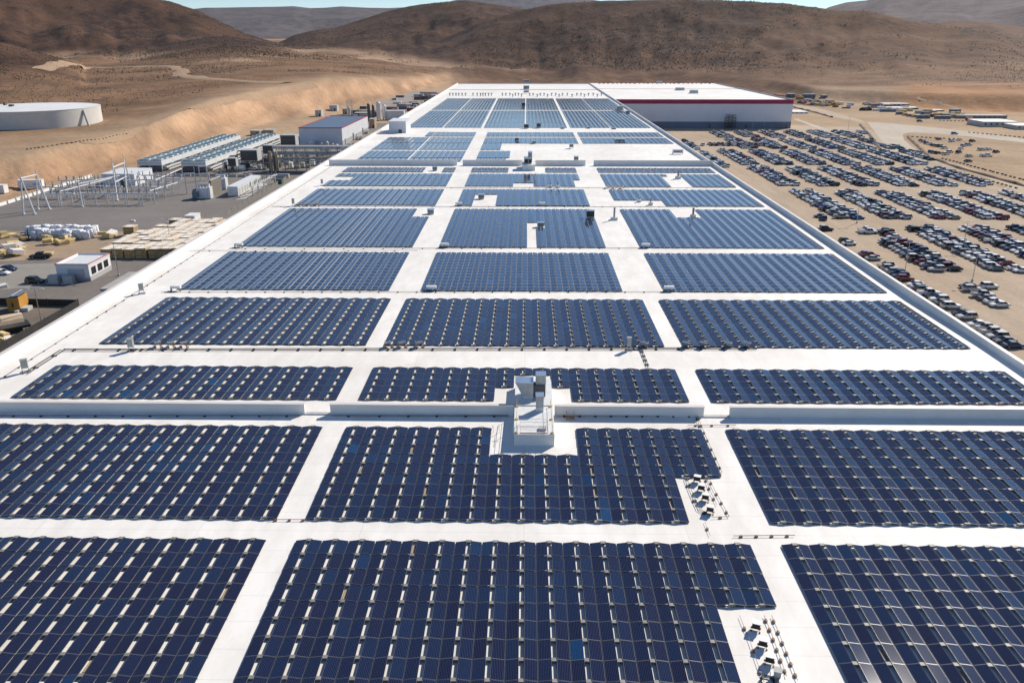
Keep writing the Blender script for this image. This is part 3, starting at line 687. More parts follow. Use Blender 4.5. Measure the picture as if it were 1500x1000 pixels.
# central penthouse straddling the near fire wall
A0=roofpt(753,653); A1=roofpt(812,653); d=ray(780,636); t=A0.y/d.y; PZ=H+d.z*t; PB=gp(780,556,PZ).y
ph=thing('stair_penthouse','white penthouse box straddling the near fire wall between solar arrays','penthouse',((A0.x+A1.x)/2,A0.y,A0.z))
hw=(A1.x-A0.x)/2; ht=PZ-A0.z; dp=PB-A0.y; ym=Yw-A0.y
b=MB(); b.box(-hw,hw,0,dp,-.3,ht-.05); b.build('wall',PARA,ph)
b=MB(); b.box(-hw-.04,hw+.04,-.04,dp+.04,ht-.05,ht).box(-hw,hw,ym-.1,ym+.1,ht,ht+.12); b.build('roof',TOPM,ph)
b=MB()
for x in (-hw+.25,hw-.25):
    for y in (.3,ym*.5,ym-.3): b.bar((x,y,ht),(x,y,ht+1.0),.04).cb((x,y,ht+.06),(.32,.32,.12))
    b.bar((x,.3,ht+1),(x,ym-.3,ht+1),.03).bar((x,.3,ht+.5),(x,ym-.3,ht+.5),.03)
b.build('guard_rail',mat('yellow_rail',(.55,.38,.12),.5,var=.1,scale=2),ph)
b=MB()
q0=gp(762,633,PZ)-ph.location; q1=gp(801,622,PZ)-ph.location
for z in (.35,.7):
    for a,c in (((q0.x,q0.y),(q1.x,q0.y)),((q1.x,q0.y),(q1.x,q1.y)),((q1.x,q1.y),(q0.x,q1.y)),((q0.x,q1.y),(q0.x,q0.y))): b.bar((*a,ht+z),(*c,ht+z),.03)
for x in (q0.x,q1.x):
    for y in (q0.y,q1.y): b.bar((x,y,ht),(x,y,ht+.7),.03)
b.box(q0.x,q1.x,q0.y-.25,q0.y-.13,ht,ht+.08); b.build('hatch_rail',mat('pinkish_rail',(.55,.40,.36),.5,var=.1,scale=2),ph)
b=MB(); b.box(hw-1.7,hw-.9,.9,1.6,ht,ht+.3); b.build('hatch',LGREY,ph)
b=MB(); b.bar((-hw-2.8,.4,.0),(-hw-2.4,.4,1.6),.04).bar((-hw-2.1,.4,0),(-hw-1.75,.4,1.6),.04)
lz=MB()
for x in (-hw-2.9,-hw-2.2):
    lz.bar((x,-.3,.05),(x,2.2,.05),.035); lz.bar((x,2.2,.05),(x+.45,3.1,1.0),.035); lz.bar((x+.45,3.1,1.0),(x+.5,3.1,.05),.03)
lz.bar((-hw-2.5,1.0,.05),(-hw-1.8,1.0,.05),.03)
o=lz.build('step_rail',STEEL,None,(ph.location.x,ph.location.y,ph.location.z)); tag(o,'thin curved metal step rail left of the white penthouse','rail')
P=gp(768,584,PZ); k=mp(P)
h=thing('air_intake_hood','wedge-shaped sheet metal air hood on the white penthouse roof','hood',P); w2=13*k
b=MB(); b.prism([(-w2,2.1),(w2,2.1),(w2,.3),(-w2+.9,.3)],0,1.9); b.build('hood',LGREY,h)
b=MB(); b.box(-w2-.03,w2+.03,-.03,1.93,2.1,2.14).box(w2*.1,w2*.1+.04,-.05,0,.35,2.1); b.build('hood_top',METALTOP,h)
b=MB(); b.box(-w2*.1,w2,.1,1.8,0,.3); b.build('curb',TOPM,h)
P=gp(790,583,PZ)
h=thing('air_handling_unit','tall dark louvred air handler behind the small vent unit on penthouse','air handler',P)
b=MB(); b.box(-.85,.75,.3,1.6,.1,1.5); b.build('louvre_box',DSTEEL,h)
b=MB(); b.box(-.45,.8,.6,1.9,1.5,2.75); b.build('top_box',LGREY,h)
b=MB(); b.box(-.47,.82,.58,1.92,2.75,2.79); b.build('lid',METALTOP,h)
P=gp(790.5,603,PZ)
h=thing('vent_unit','slim grey vent unit with pale lid at the penthouse centre','vent',P)
b=MB(); b.box(-.45,.45,0,.8,.55,2.0); b.build('body',LGREY,h); b=MB(); b.box(-.5,.5,-.05,1.1,2.0,2.06); b.build('lid',METALTOP,h)
b=MB(); b.box(-.45,.45,.0,.8,0,.55); b.build('curb',TOPM,h)
P=roofpt(835,612); st=thing('step_over','orange timber step stand beside the fire wall right of penthouse','step stand',P)
b=MB()
for x in (-.45,.45): b.bar((x,.0,0),(x,.0,1.0),.06).bar((x,.0,0),(x,-.5,0),.06)
b.box(-.5,.5,-.5,0,.18,.24); b.build('frame',mat('orange_timber',(.48,.26,.12),.7,var=.2,scale=2),st)

# inverters on tilted frames
def make_inverter():
    r=thing('inverter','x','inverter',(0,0,0),0,'string inverters on the roof')
    T=Matrix.Translation((0,0,.80))@Matrix.Rotation(R(-9),4,'X')
    b=MB(); b.box(-.46,.46,-.46,.46,.12,.18,0,T); b.build('lid',TOPM,r)
    b=MB(); b.box(-.40,.40,-.40,.40,-.42,.115,0,T)
    for i in range(7): b.box(-.37+i*.115,-.34+i*.115,-.44,-.40,-.38,.08,0,T)
    b.build('heat_sink',BLACK,r)
    b=MB()
    for x in (-.36,.36): b.bar((x,-.32,.0),(x,-.3,.5),.03).bar((x,.34,0),(x,.25,.78),.03).bar((x,-.34,.03),(x,.36,.03),.03)
    b.build('frame',DSTEEL,r)
    b=MB()
    for y in (-.33,.33): b.box(-.5,-.36,y-.08,y+.08,0,.1).box(.36,.5,y-.08,y+.08,0,.1)
    b.build('foot_block',BROWN,r)
    return r
INV=make_inverter(); first=[True]
def make_leaning():
    r=thing('inverter','x','inverter',(0,0,0),0,'string inverters on the roof')
    T=Matrix.Translation((0,0,.62))@Matrix.Rotation(R(-24),4,'X')
    b=MB(); b.box(-.4,.4,-.5,.5,.02,.07,0,T); b.build('lid',TOPM,r)
    b=MB(); b.box(-.34,.34,-.42,.42,-.10,.018,0,T); b.build('heat_sink',LGREY,r)
    b=MB()
    for x in (-.3,.3): b.bar((x,-.4,0),(x,-.4,.42),.035).bar((x,.4,0),(x,.4,.78),.035).bar((x,-.5,.04),(x,.5,.04),.05)
    b.build('frame',TANP,r)
    b=MB()
    for y in (-.4,.4): b.box(-.5,-.25,y-.1,y+.1,0,.1).box(.25,.5,y-.1,y+.1,0,.1)
    b.build('foot_block',BROWN,r)
    return r
INV2=make_leaning(); first2=[True]
def inverter(px,py,label,sc=1.0,rz=0.0):
    P=roofpt(px,py); 
    src,fl=(INV,first) if py>600 else (INV2,first2)
    r=src if fl[0] else dup(src,P)
    fl[0]=False; r.location=P; r.rotation_euler=(0,0,rz); r.scale=(sc,sc,sc); r['label']=label
for i,(x,y) in enumerate(((1021,706),(1027,719),(1033,733),(1040,751))):
    inverter(x,y,'white-lidded black inverter, %s from the back in the four-inverter cluster'%ORD[i],.78,-.35)
for i,(x,y) in enumerate(((1107,922),(1117,947),(1127,971))):
    inverter(x,y,'white-lidded black inverter, %s from the back in the cluster nearest the camera'%ORD[i],.76,-.35)
for grp,xs in (('left',(232,251,270)),('centre',(569,589,614))):
    for i,x in enumerate(xs): inverter(x,508,'pale tilted inverter, %s from left in the trio before the %s dark array'%(ORD[i],grp),1.2,.5)
for i,x in enumerate((944,1005,1030,1066,1094)): inverter(x,508.5,'pale tilted inverter, %s of five along the pipe before the right dark array'%ORD[i],1.2,-.6)
for i,x in enumerate((440,452,464)): inverter(x,301.5,'tiny pale inverter, %s of three at the third bright left array corner'%ORD[i],1.3,.5)
for i,x in enumerate((889,900,911)): inverter(x,276,'tiny pale inverter, %s of three before the fourth bright right array'%ORD[i],1.3,-.5)
for x,y,w in ((258,426,'left first bright array'),(632,426,'centre first bright array'),(980,426.5,'right first bright array'),(350,362.5,'left second bright array'),(651,362.5,'centre second bright array'),(946,363,'right second bright array'),(672,301.5,'centre third bright array'),(794,301.5,'bottom edge of centre third bright array')):
    r=thing('combiner_box','small white combiner box at the front of the '+w,'combiner box',roofpt(x,y),0,'combiner boxes at array corners')
    b=MB(); b.box(-.9,.9,-.3,.4,.5,.95); b.build('box',TOPM,r); b=MB(); b.box(-.9,-.8,-.3,.3,0,.5).box(.8,.9,-.3,.3,0,.5).box(-1.3,.4,-.6,-.5,0,.15); b.build('stand',DSTEEL,r)
def cabinet(px,py,w,h,label,lean=0):
    P=roofpt(px,py); k=mp(P); W=w*k; Hh=h*k
    r=thing('electrical_cabinet',label,'cabinet',P,lean); b=MB(); b.box(-W/2,W/2,-.25,.25,Hh*.35,Hh).box(-W/2-.05,W/2+.05,-.3,.3,Hh,Hh+.05); b.build('cabinet',mat('cabinet_grey',(.36,.38,.36),.5,var=.12,scale=1.5),r)
    b=MB(); b.box(-W/2,-W/2+.08,-.05,.05,0,Hh*.35).box(W/2-.08,W/2,-.05,.05,0,Hh*.35).box(-W/2-.2,W/2+.2,-.5,.5,0,.08); b.build('stand',STEEL,r); return r
cabinet(38,545,9,20,'grey electrical cabinet by the left parapet nearest the camera',.5)
cabinet(208,430,6.5,15,'grey electrical cabinet standing alone near the left parapet',.4)
cabinet(193,514,8,19,'grey electrical cabinet on the pipe line before the left dark array')
cabinet(921,513,6,20,'slim grey cabinet on the pipe line before the centre array')
cabinet(430,302,3.5,11,'tiny grey post cabinet at the third bright left array corner')
cabinet(472,272,3,9,'tiny dark post cabinet at the fourth bright left array corner')
cabinet(1138,992,10,14,'low grey electrical box at the near end of nearest inverters',-.3)
b=MB()
P=roofpt(1124,999)
for i in range(3): 
    for k in range(14):
        a0=k/14*2*math.pi; a1=(k+1)/14*2*math.pi; rr=.42+.05*i
        b.cyl((rr*math.cos(a0),rr*math.sin(a0),.08+.06*i),(rr*math.cos(a1),rr*math.sin(a1),.08+.06*i),.035,n=5)
o=b.build('cable_coil',BLACK,None,P); tag(o,'black coil of cable lying beside the nearest inverter cluster','cable coil')

# conduits on blocks
def conduit(label, pl, r=.05, step=2.2, blk=BLACK, double=.0, pipe=DSTEEL, bs=(.26,.2,.13), z=.16):
    ps=[roofpt(x,y) for x,y in pl] if not isinstance(pl[0],Vector) else pl
    o=ps[0].copy(); root=thing('conduit_run',label,'conduit',o)
    b=MB(); bl=MB()
    offs=[0] if not double else [-double,double]
    sup=[]
    for a,c in zip(ps,ps[1:]):
        dv=c-a; Ln=dv.length; nrm=Vector((-dv.y,dv.x,0)).normalized()
        for k in offs: b.cyl(a-o+nrm*k+Vector((0,0,z)), c-o+nrm*k+Vector((0,0,z)), r, n=6)
        n=max(1,int(Ln/step))
        for i in range(n): sup.append((a+dv*((i+.5)/n)-o, math.atan2(dv.y,dv.x)))
    b.build('pipe',pipe,root)
    bl.box(-bs[0]/2,bs[0]/2,-bs[1]/2-double,bs[1]/2+double,0,z); me=bl.mesh('support_block',blk)
    for p,a in sup[:100]: place(me,'support_block',root,p,a)
    return root
conduit('twin pipe run crossing the roof in front of the dark second arrays',[(38,548),(92,513.5),(1108,511.5)],.07,3.2,BLACK,.28)
conduit('conduit along the left foot of the near fire wall',[(-40,610),(440,610)],.05,3.2)
conduit('conduit along the near fire wall left of the penthouse',[(486,610),(535,610.3),(745,610.3)],.05,3.0)
conduit('conduit along the near fire wall turning down to the inverter cluster',[(815,610),(1020,610),(1032,640),(1056,693),(1050,698.5),(1009,699.5),(1004.5,703),(1012,722),(1023,747),(1040,757)],.03,1.7,BLACK,.11,DSTEEL)
conduit('thin conduit on orange-brown blocks right of the four-inverter cluster',[(1037,699),(1046,718),(1068,758),(1042,759.5)],.025,1.3,BROWN)
conduit('inner conduit on orange-brown blocks beside the four-inverter cluster',[(1032,699),(1041,722),(1050,741)],.025,1.2,BROWN)
conduit('conduit on orange-brown blocks right of the nearest inverter cluster',[(1130,903),(1143,935),(1168,998)],.025,.95,BROWN)
conduit('inner conduit on orange-brown blocks by the nearest inverter cluster',[(1119,903),(1130,930),(1152,992)],.025,.95,BROWN)
conduit('thin cable line left of the nearest inverter cluster',[(1083,903),(1098,940),(1119,1001)],.02,1.6,BROWN)
conduit('cable line from the four-inverter cluster to the nearest array',[(1032,765),(1040,786)],.02,1.2,BROWN)
conduit('short conduit bridging the right aisle before the nearest array',[(1074,786.5),(1164,785.5)],.03,1.3,BROWN)
conduit('short conduit bridging the left aisle at the second row',[(394,762.5),(454,762.5)],.03,1.3,BROWN)
conduit('short conduit bridging the right aisle behind the second row',[(1007,624),(1078,624)],.03,1.5,BROWN)
conduit('conduit dropping from the twin pipes into the centre array',[(939,513),(949,538)],.05,1.6,BLACK,.15)
conduit('thin conduit in front of the first bright blue arrays',[(236,428.5),(985,428.5)],.04,3.4)
conduit('thin conduit in front of the second bright blue arrays',[(345,364.8),(950,364.2)],.05,4.2)
conduit('thin conduit in front of the third bright blue arrays',[(398,303.3),(1118,303.8)],.06,5)
conduit('thin conduit in front of the fourth bright blue arrays',[(475,275.3),(1078,276)],.06,6)
conduit('block-borne conduit along the inside of the left parapet',[Vector((-69.6,62,zr(62))),Vector((-69.6,100,zr(100))),Vector((-69.9,150,zr(150))),Vector((-70,300,.45))],.03,3.1,mat('dark_block',(.10,.085,.07),.8,var=.2,scale=2))
conduit('roof line conduit behind the first bright arrays',[(205,368),(612,367.5)],.04,9)
for y in (62,70,78,86,96,104,112,120,128): 
    pass
# generic rooftop units
def unit(px,py,w,h,label,dfrac=.8,m=None,dark=False,legs=False,name='rooftop_unit',cat='rooftop unit'):
    P=roofpt(px,py); k=mp(P); W=w*k; Hh=h*k; D=W*dfrac
    r=thing(name,label,cat,P); b=MB(); b.box(-W/2,W/2,0,D,Hh*.28,Hh); b.build('casing',m or TOPM,r)
    b=MB(); b.box(-W/2-.06,W/2+.06,-.06,D+.06,Hh,Hh+.08); b.build('lid',METALTOP,r)
    b=MB()
    if legs: 
        for x in (-W/2,W/2-.15): b.box(x,x+.15,0,.15,0,Hh*.28).box(x,x+.15,D-.15,D,0,Hh*.28)
    else: b.box(-W/2+.1,W/2-.1,.1,D-.1,0,Hh*.28)
    b.build('curb',LGREY,r)
    b=MB()
    for i in range(4): b.box(-W*.42,W*.42 if not dark else W*.46,-.05,0,Hh*(.36+.14*i),Hh*(.44+.14*i))
    b.build('grille',BLACK if dark else DSTEEL,r); return r
unit(865,321,11,12,'dark boxy rooftop unit at the right edge of second bright centre array',.8,DSTEEL,True)
unit(631,314,10,7,'white rooftop unit in the notch of the second bright left array')
unit(705,292,9,7,'grey rooftop unit in the notch of the third bright centre array',.8,LGREY)
unit(792,333.5,10,7,'grey rooftop unit beside the slot in second bright centre array',.8,LGREY)
unit(637,250.5,7,6,'small grey unit in the gap of the left strip before far wall',.8,LGREY)
unit(837,218,6,7,'small dark-grilled unit on bare white roof behind the far wall',.9,None,True,True)
unit(844,236.5,6.5,7,'pale square unit close behind the far fire wall',.9,LGREY,True)
unit(908,209,15,5,'long white unit crossing the right blue strips',.4,None,False,True)
unit(993,226,15,6,'long white skid unit on bare roof by the right parapet',.35,None,False,True)
unit(757,207.5,6,5,'small box unit on the centre strip left of the dark seam',.8,LGREY,True,True)
unit(782,211,5,4,'smallest box unit at the front edge of centre strips',.8,LGREY,True,True)
unit(767,157,5,6,'tiny dark unit inside the farthest centre array',.8,DSTEEL,True)
unit(908,162,10,6,'white box unit by the right parapet in the farthest field',.7)
unit(789,188,6,7,'dark cabinet unit at the front of the farthest field',.6,DSTEEL,True)
unit(771,188.5,7,6,'cluster of dark ducts at the front of the farthest field',.6,DSTEEL,True)
unit(771,137,8,4,'white plinth unit under the dark towers at the far end',.8,None,False,True)
unit(771,131,8.5,5,'grey twin tower unit near the far end of roof',.7,LGREY,True)
unit(771,121.5,9,4,'grey unit on the skyline edge of the far roof end',.7,LGREY)
unit(920,166,6,3,'low grey unit touching the right parapet far away',.8,LGREY)
unit(862,188.5,6,2.0,'flat grey unit left of centre behind the bright strips',.5,LGREY)
unit(899,189.5,7,2.0,'flat grey unit right of centre behind the bright strips',.5,LGREY)
unit(824,189,6,2.0,'flat grey unit beside the centre dark seam far away',.5,LGREY)
for x,y,w,h,l in ((996.5,132.5,12,3.6,'grilled grey unit on the far wing roof'),(1017,137,11,4.5,'pale stepped unit on the near edge of the far wing roof'),(966,122.3,8,2.6,'small pale unit at the back edge of the wing roof')):
    P=gp(x,y,.95); k=mp(P); r=thing('rooftop_unit',l,'rooftop unit',P); b=MB(); b.box(-w*k/2,w*k/2,0,5,.0,h*k); b.build('casing',LGREY,r); b=MB(); b.box(-w*k/2-.4,w*k/2+.4,-.4,5.4,0,h*k*.3); b.build('curb',TOPM,r)
# second penthouse on the far fire wall
P=roofpt(774.5,250); k=mp(P); r=thing('stair_penthouse','white penthouse with grey fans straddling the far fire wall','penthouse',P)
b=MB(); b.box(-9.5*k,9.5*k,0,10,-.2,8*k); b.build('wall',PARA,r); b=MB(); b.box(-9.5*k-.1,9.5*k+.1,-.1,10.1,8*k,8*k+.1); b.build('roof',TOPM,r)
b=MB(); b.box(-7*k,4*k,2,6,8*k,17*k); b.build('fan_housing',LGREY,r); b=MB(); b.box(-1*k,5*k,5,9,8*k,23*k); b.build('stack_box',LGREY,r)
b=MB(); b.box(0,4*k,1.93,2.0,10*k,15*k).box(-6*k,-1*k,1.93,2,10*k,15*k); b.build('opening',BLACK,r)
b=MB(); b.box(-1.2*k,5.2*k,4.9,9.1,23*k,23.5*k).box(-7.2*k,4.2*k,1.9,5,17*k,17.4*k); b.build('lid',METALTOP,r)
# left penthouse on the parapet line
P=roofpt(584,195); k=mp(P); r=thing('roof_penthouse','white boxy penthouse on the left parapet beyond the far wall','penthouse',(roofpt(570,195).x,P.y,P.z)); W=roofpt(595,195).x-roofpt(570,195).x
b=MB(); b.box(0,W,0,17,-.2,16*k); b.build('wall',mat('penthouse_wall',(.62,.63,.66),.6,var=.05,scale=.3),r); b=MB(); b.box(-.2,W+.2,-.2,17.2,16*k,16*k+.3); b.build('roof',TOPM,r)
b=MB(); b.box(W*.55,W*.75,-.06,0,0,5*k); b.build('door',DSTEEL,r)
# stacks
def stack(px,py,h,r0,label,base=5):
    P=roofpt(px,py); k=mp(P); r=thing('exhaust_stack',label,'stack',P)
    b=MB(); b.box(-base*k,base*k,-base*k*.7,base*k*.7,0,4*k); b.build('base',TOPM,r); b=MB(); b.cyl((0,0,4*k),(0,0,h*k),r0*k,n=10); b.build('pipe',mat('stack_grey',(.30,.32,.33),.5,var=.1,scale=.5),r)
    b=MB(); b.cyl((0,0,h*k),(0,0,h*k+.12),r0*k*1.2,n=10); b.build('rim',STEEL,r)
stack(899.5,322,17.5,1.4,'tall grey exhaust stack on white base in the right aisle')
stack(1015,318,13,1.6,'grey exhaust stack in the notch of the second bright right array',4)
stack(993,262,12,1.4,'grey exhaust stack in the fourth bright right array',4)
stack(953,300.5,11,1.0,'pale exhaust stack at notch of the third bright right array',3)
stack(936,296,7,1.0,'short pale vent stack left of notch of third bright right array',3)
stack(806,275,8,1.0,'left pale vent stack before the fourth bright centre array',2.5)
stack(817,275.5,9,1.0,'right pale vent stack before the fourth bright centre array',2.5)
vp=MB(); vp.cyl((0,0,0),(0,0,1.6),.45,n=8).cb((0,0,1.9),(1.5,1.5,.8)); vme=None
vx=[659,663.5,668,672,677,682,693,699,704,707.5,711,715.5,720,736,741,747,751,755,759.5,764,776,781,787,791.5,797,802,808,814,819,824,831,838,845,851,856,862,869,875,881]
for i,x in enumerate(vx):
    P=roofpt(x,140.5+(1.6 if i%3==1 and x>740 else 0))
    o=place(vme,'roof_vent',None,P) if vme else vp.build('roof_vent',LGREY,None,P); vme=o.data
    tag(o,'small grey mushroom vent, %s from left in the far vent row'%od(i),'vent','row of mushroom vents')
# ------------------------------------------------------------------ left side: substation, plant, yard
def gb(x0,x1,py,h,z=None,depth=None,px_h=True):
    "footprint from left/right pixel of the near bottom edge; height in pixels -> metres"
    z=ZL if z is None else z
    a=gp(x0,py,z); c=gp(x1,py,z); k=mp((a+c)/2)
    return a, c.x-a.x, (h*k if px_h else h)
def shed(name,label,cat,x0,x1,py,hpx,depth,wallm,roofm,trim=None,z=None,doors=(),group=None):
    a,W,h=gb(x0,x1,py,hpx,z); r=thing(name,label,cat,(a.x,a.y,a.z),0,group)
    b=MB(); b.box(0,W,0,depth,0,h); b.build('wall',wallm,r)
    b=MB(); b.box(.2,W-.2,.2,depth-.2,h,h+.05) if trim else b.box(-.1,W+.1,-.1,depth+.1,h,h+.18); rf=b.build('roof',roofm,r)
    if trim:
        b=MB(); b.box(-.1,W+.1,-.1,.15,h-.15,h+.35).box(-.1,W+.1,depth-.15,depth+.1,h-.15,h+.35).box(-.1,.15,.15,depth-.15,h-.15,h+.35).box(W-.15,W+.1,.15,depth-.15,h-.15,h+.35); b.build('trim',trim,r)
    for (u0,u1,v0,v1) in doors:
        b=MB(); b.box(W*u0,W*u1,-.05,0,h*v0,h*v1); b.build('door',DSTEEL,r)
    return r,W,h
# storage tank on the bench
tp=on_terrain(60,192); k=mp(tp)*1.09; rad=92*k
tk=thing('storage_tank','big round white storage tank on the dirt bench at left','tank',(ray(48,180).x/ray(48,180).y*(tp.y+rad*.98),tp.y+rad*.98,tp.z-1))
b=MB(); b.cyl((0,0,-3),(0,0,24*k+1),rad,n=96,cap=False); b.build('wall',mat('tank_wall',(.62,.58,.52),.55,var=.06,scale=.12),tk,smooth=True)
b=MB(); b.cyl((0,0,24*k+1),(0,0,24*k+2.0),rad*1.004,rad*.15,n=96); b.build('roof',mat('tank_roof',(.78,.77,.73),.5,var=.05,scale=.1),tk)
b=MB(); b.box(-8,-5.5,-8,-6,24*k+1,24*k+3).box(-20,-18.5,6,8,24*k+1,24*k+3); b.build('hatch',DSTEEL,tk)
b=MB(); b.cyl((rad*.97,-rad*.25,24*k),(rad*1.08,-rad*.32,-4),.7,n=8); b.build('pipe',LGREY,tk)
# substation
PW=mat('galvanised_white',(.72,.72,.71),.45,var=.08,scale=.5)
def aframe(label, tops, legs, beams):
    base=gl(*legs[0][0]); r=thing('dead_end_structure',label,'pylon',base,0,'substation structures')
    tp_=[]
    for (tx,ty),lg in zip(tops,legs):
        f=[gl(*q) for q in lg]; m=(f[0]+f[1])/2; d=ray(tx,ty); t=m.y/d.y; top=Vector((d.x*t,m.y,H+d.z*t)); tp_.append(top)
        for q in f:
            b=MB(); b.cyl(q-base,top-base,.34,.2,n=8); b.cyl(q-base,q-base+Vector((0,0,.5)),.6,n=8); b.build('leg',PW,r)
        b=MB(); b.cyl(top-base,top-base+Vector((0,0,2.5)),.16,.05,n=6); b.build('spike',PW,r)
    for fr in beams:
        b=MB(); a=tp_[0]-base; c=tp_[1]-base
        z0=a*(1)+Vector((0,0,-(a.z)*(1-fr))); z1=c+Vector((0,0,-(c.z)*(1-fr)))
        b.cyl(z0,z1,.25,n=6); b.build('crossbeam',PW,r)
    return r
aframe('tall white twin A-frame dead-end structure at left end of substation',[(30,259),(52.5,254)],[((34.5,314),(51,314)),((56,307),(73,307))],[.96])
aframe('tall white twin A-frame structure before the substation control building',[(164.5,239),(181,233)],[((172,294),(178,284)),((186,284),(193,275))],[.88,.45])
P=gl(121,303); r=thing('substation_pole','single white steel pole in the middle of the substation','pole',P)
b=MB(); b.cyl((0,0,0),(0,0,11.5),.3,.16,n=8); b.build('pole',PW,r); b=MB(); b.cyl((0,0,0),(0,0,.5),.6,n=8); b.build('base',PW,r)
def bus_support():
    r=thing('bus_support','x','bus support',(0,0,0),0,'substation bus supports')
    for x in (-2.2,2.2):
        b=MB(); b.cyl((x,0,0),(x,0,4),.24,n=6); b.build('leg',PW,r)
    b=MB(); b.box(-3.6,3.6,-.32,.32,4,4.45); b.build('beam',PW,r)
    for x in (-3,0,3):
        b=MB(); b.cyl((x,0,4.35),(x,0,6.0),.16,.1,n=6)
        for i in range(4): b.cyl((x,0,4.5+i*.36),(x,0,4.6+i*.36),.28,n=8)
        b.build('insulator',mat('grey_porcelain',(.25,.26,.28),.3,var=.1,scale=2),r)
    return r
bs=bus_support(); n=0
rows=[('front',[(78,300),(98,300),(132,299),(150,299),(176,299),(196,299),(218,299)]),('second',[(70,289),(92,290),(106,290),(146,288),(168,289),(206,289),(224,289),(234,290)]),('third',[(100,279),(112,278),(131,278),(147,277),(196,279),(214,278),(228,280),(246,284)]),('rear',[(196,270.5),(222,271),(240,272),(256,276)])]
for rn,lst in rows:
    for i,(x,y) in enumerate(lst):
        P=gl(x,y); o=bs if n==0 else dup(bs,P)
        o.location=P; o.rotation_euler=(0,0,R(4+rng.uniform(-3,3))); o['label']='white bus support with insulators, %s from left in the %s substation row'%(ORD[i],rn); n+=1
for i,(a,c) in enumerate((((91,298),(166,277)),((118,286),(200,268)),((222,297),(262,284)),((230,280),(268,262)))):
    p,q=gl(*a),gl(*c); r=thing('bus_tube','long white bus tube running diagonally, %s from the left of the substation'%ORD[i],'bus tube',p)
    b=MB(); d=q-p; b.cyl((0,0,4.6),(d.x,d.y,4.6),.22,n=6); b.build('tube',PW,r)
    for j in range(5):
        b=MB(); t=j/4; b.cyl((d.x*t,d.y*t,0),(d.x*t,d.y*t,4.6),.14,n=6); b.build('post',PW,r)
for i,(px,py,w,h) in enumerate(((274,284,14,27),(293.5,265,11,19))):
    P=gl(px,py); k=mp(P); r=thing('portal_frame',('near' if i==0 else 'far')+' white steel portal frame left of the transformers','portal',P,R(28))
    W,Hh=w*k,h*k*1.05
    for x in (0,W): b=MB(); b.box(x-.2,x+.2,-.2,.2,0,Hh); b.build('leg',PW,r)
    b=MB(); b.box(-.2,W+.2,-.2,.2,Hh,Hh+.4); b.build('crossbeam',PW,r)
    b=MB(); b.box(.2,W-.2,-.12,.12,Hh*.35,Hh*.35+.25); b.build('lower_beam',PW,r)
r,W,h=shed('control_building','white substation control building behind the A-frame','building',151,199,272.5,17,18,mat('metal_white_wall',(.70,.70,.71),.55,var=.06,scale=.4),TOPM,None,None,((.55,.66,.0,.55),))
r,W,h=shed('trailer','white box trailer with a blue mark parked left of substation','trailer',27,60,276,11,2.6,WHITE,WHITE)
b=MB(); 
for i in range(9): b.box(W*.62+i*.28,W*.62+i*.28+.2,-.04,0,h*(.42+.06*math.sin(i*1.7)),h*(.56+.1*math.sin(i*2.3)))
b.build('blue_mark',BLUE,r)
r.rotation_euler=(0,0,R(10))
shed('trailer','white box trailer cut by the left edge of the photo','trailer',-14,7,283,11,3,WHITE,WHITE)
for i in range(11):
    t=i/11; x=-2+137*(i+.1)/11; x1=-2+137*(i+.92)/11; y=lambda q: 302-(q/135.0)*43
    p,q=gl(x,y(x)),gl(x1,y(x1)); d=q-p
    r=MB(); r.prism([(-.3,0),(.3,0),(.22,.35),(.14,1.2),(-.14,1.2),(-.22,.35)],0,d.length); o=r.build('barrier',WHITE,None,p,math.atan2(d.y,d.x)-math.pi/2)
    tag(o,'white concrete barrier, %s from left along the substation back edge'%ORD[i],'barrier','white barriers along the substation')
for i in range(12):
    x=213+i*13.5; x1=x+12.3; yy=258.5+ (i>7)*(i-7)*.4
    p,q=gl(x,yy),gl(x1,yy); d=q-p
    r=MB(); r.prism([(-.35,0),(.35,0),(.25,.4),(.16,1.3),(-.16,1.3),(-.25,.4)],0,d.length); o=r.build('barrier',CONC,None,p,math.atan2(d.y,d.x)-math.pi/2)
    tag(o,'grey concrete barrier, %s from left before the cooling banks'%ORD[i],'barrier','grey barriers below the cooling banks')
# transformers
def transformer(px,py,label):
    P=gl(px,py); r=thing('transformer',label,'transformer',P)
    b=MB(); b.box(-2.2,2.2,-1.6,1.6,.3,4.2); b.build('tank',PW,r)
    b=MB()
    for i in range(8): b.box(-3.6,-2.25,-1.5+i*.4,-1.3+i*.4,.8,3.8)
    b.build('radiator',DSTEEL,r)
    b=MB(); b.box(-3.4,-1.2,-3.0,-1.8,1.0,3.4); b.build('cooler',BGC,r)
    b=MB(); b.cyl((-1.2,.6,5.4),(2.6,.6,5.4),.6,n=10); b.build('conservator',PW,r)
    for x in (-1.2,0,1.2):
        b=MB(); b.cyl((x,-.6,4.2),(x,-.6,6.0),.2,.1,n=8); b.build('bushing',MATS['grey_porcelain'],r)
    b=MB(); b.box(2.3,3.3,-1.5,1.5,.2,4.8); b.build('side_cabinet',PW,r)
transformer(299,291,'nearer white power transformer with dark radiators beside the firewall'); transformer(322,277,'farther white power transformer behind the brown firewall')
a=gl(313,286); r=thing('fire_barrier','brown masonry firewall between the two transformers','wall',a); b=MB(); b.box(-.2,.3,-2,9,0,6.2); b.build('wall',mat('brown_block',(.20,.17,.14),.85,var=.12,scale=1),r)
b=MB(); b.box(-.3,.4,-2.1,9.1,6.2,6.4); b.build('coping',CONC,r)
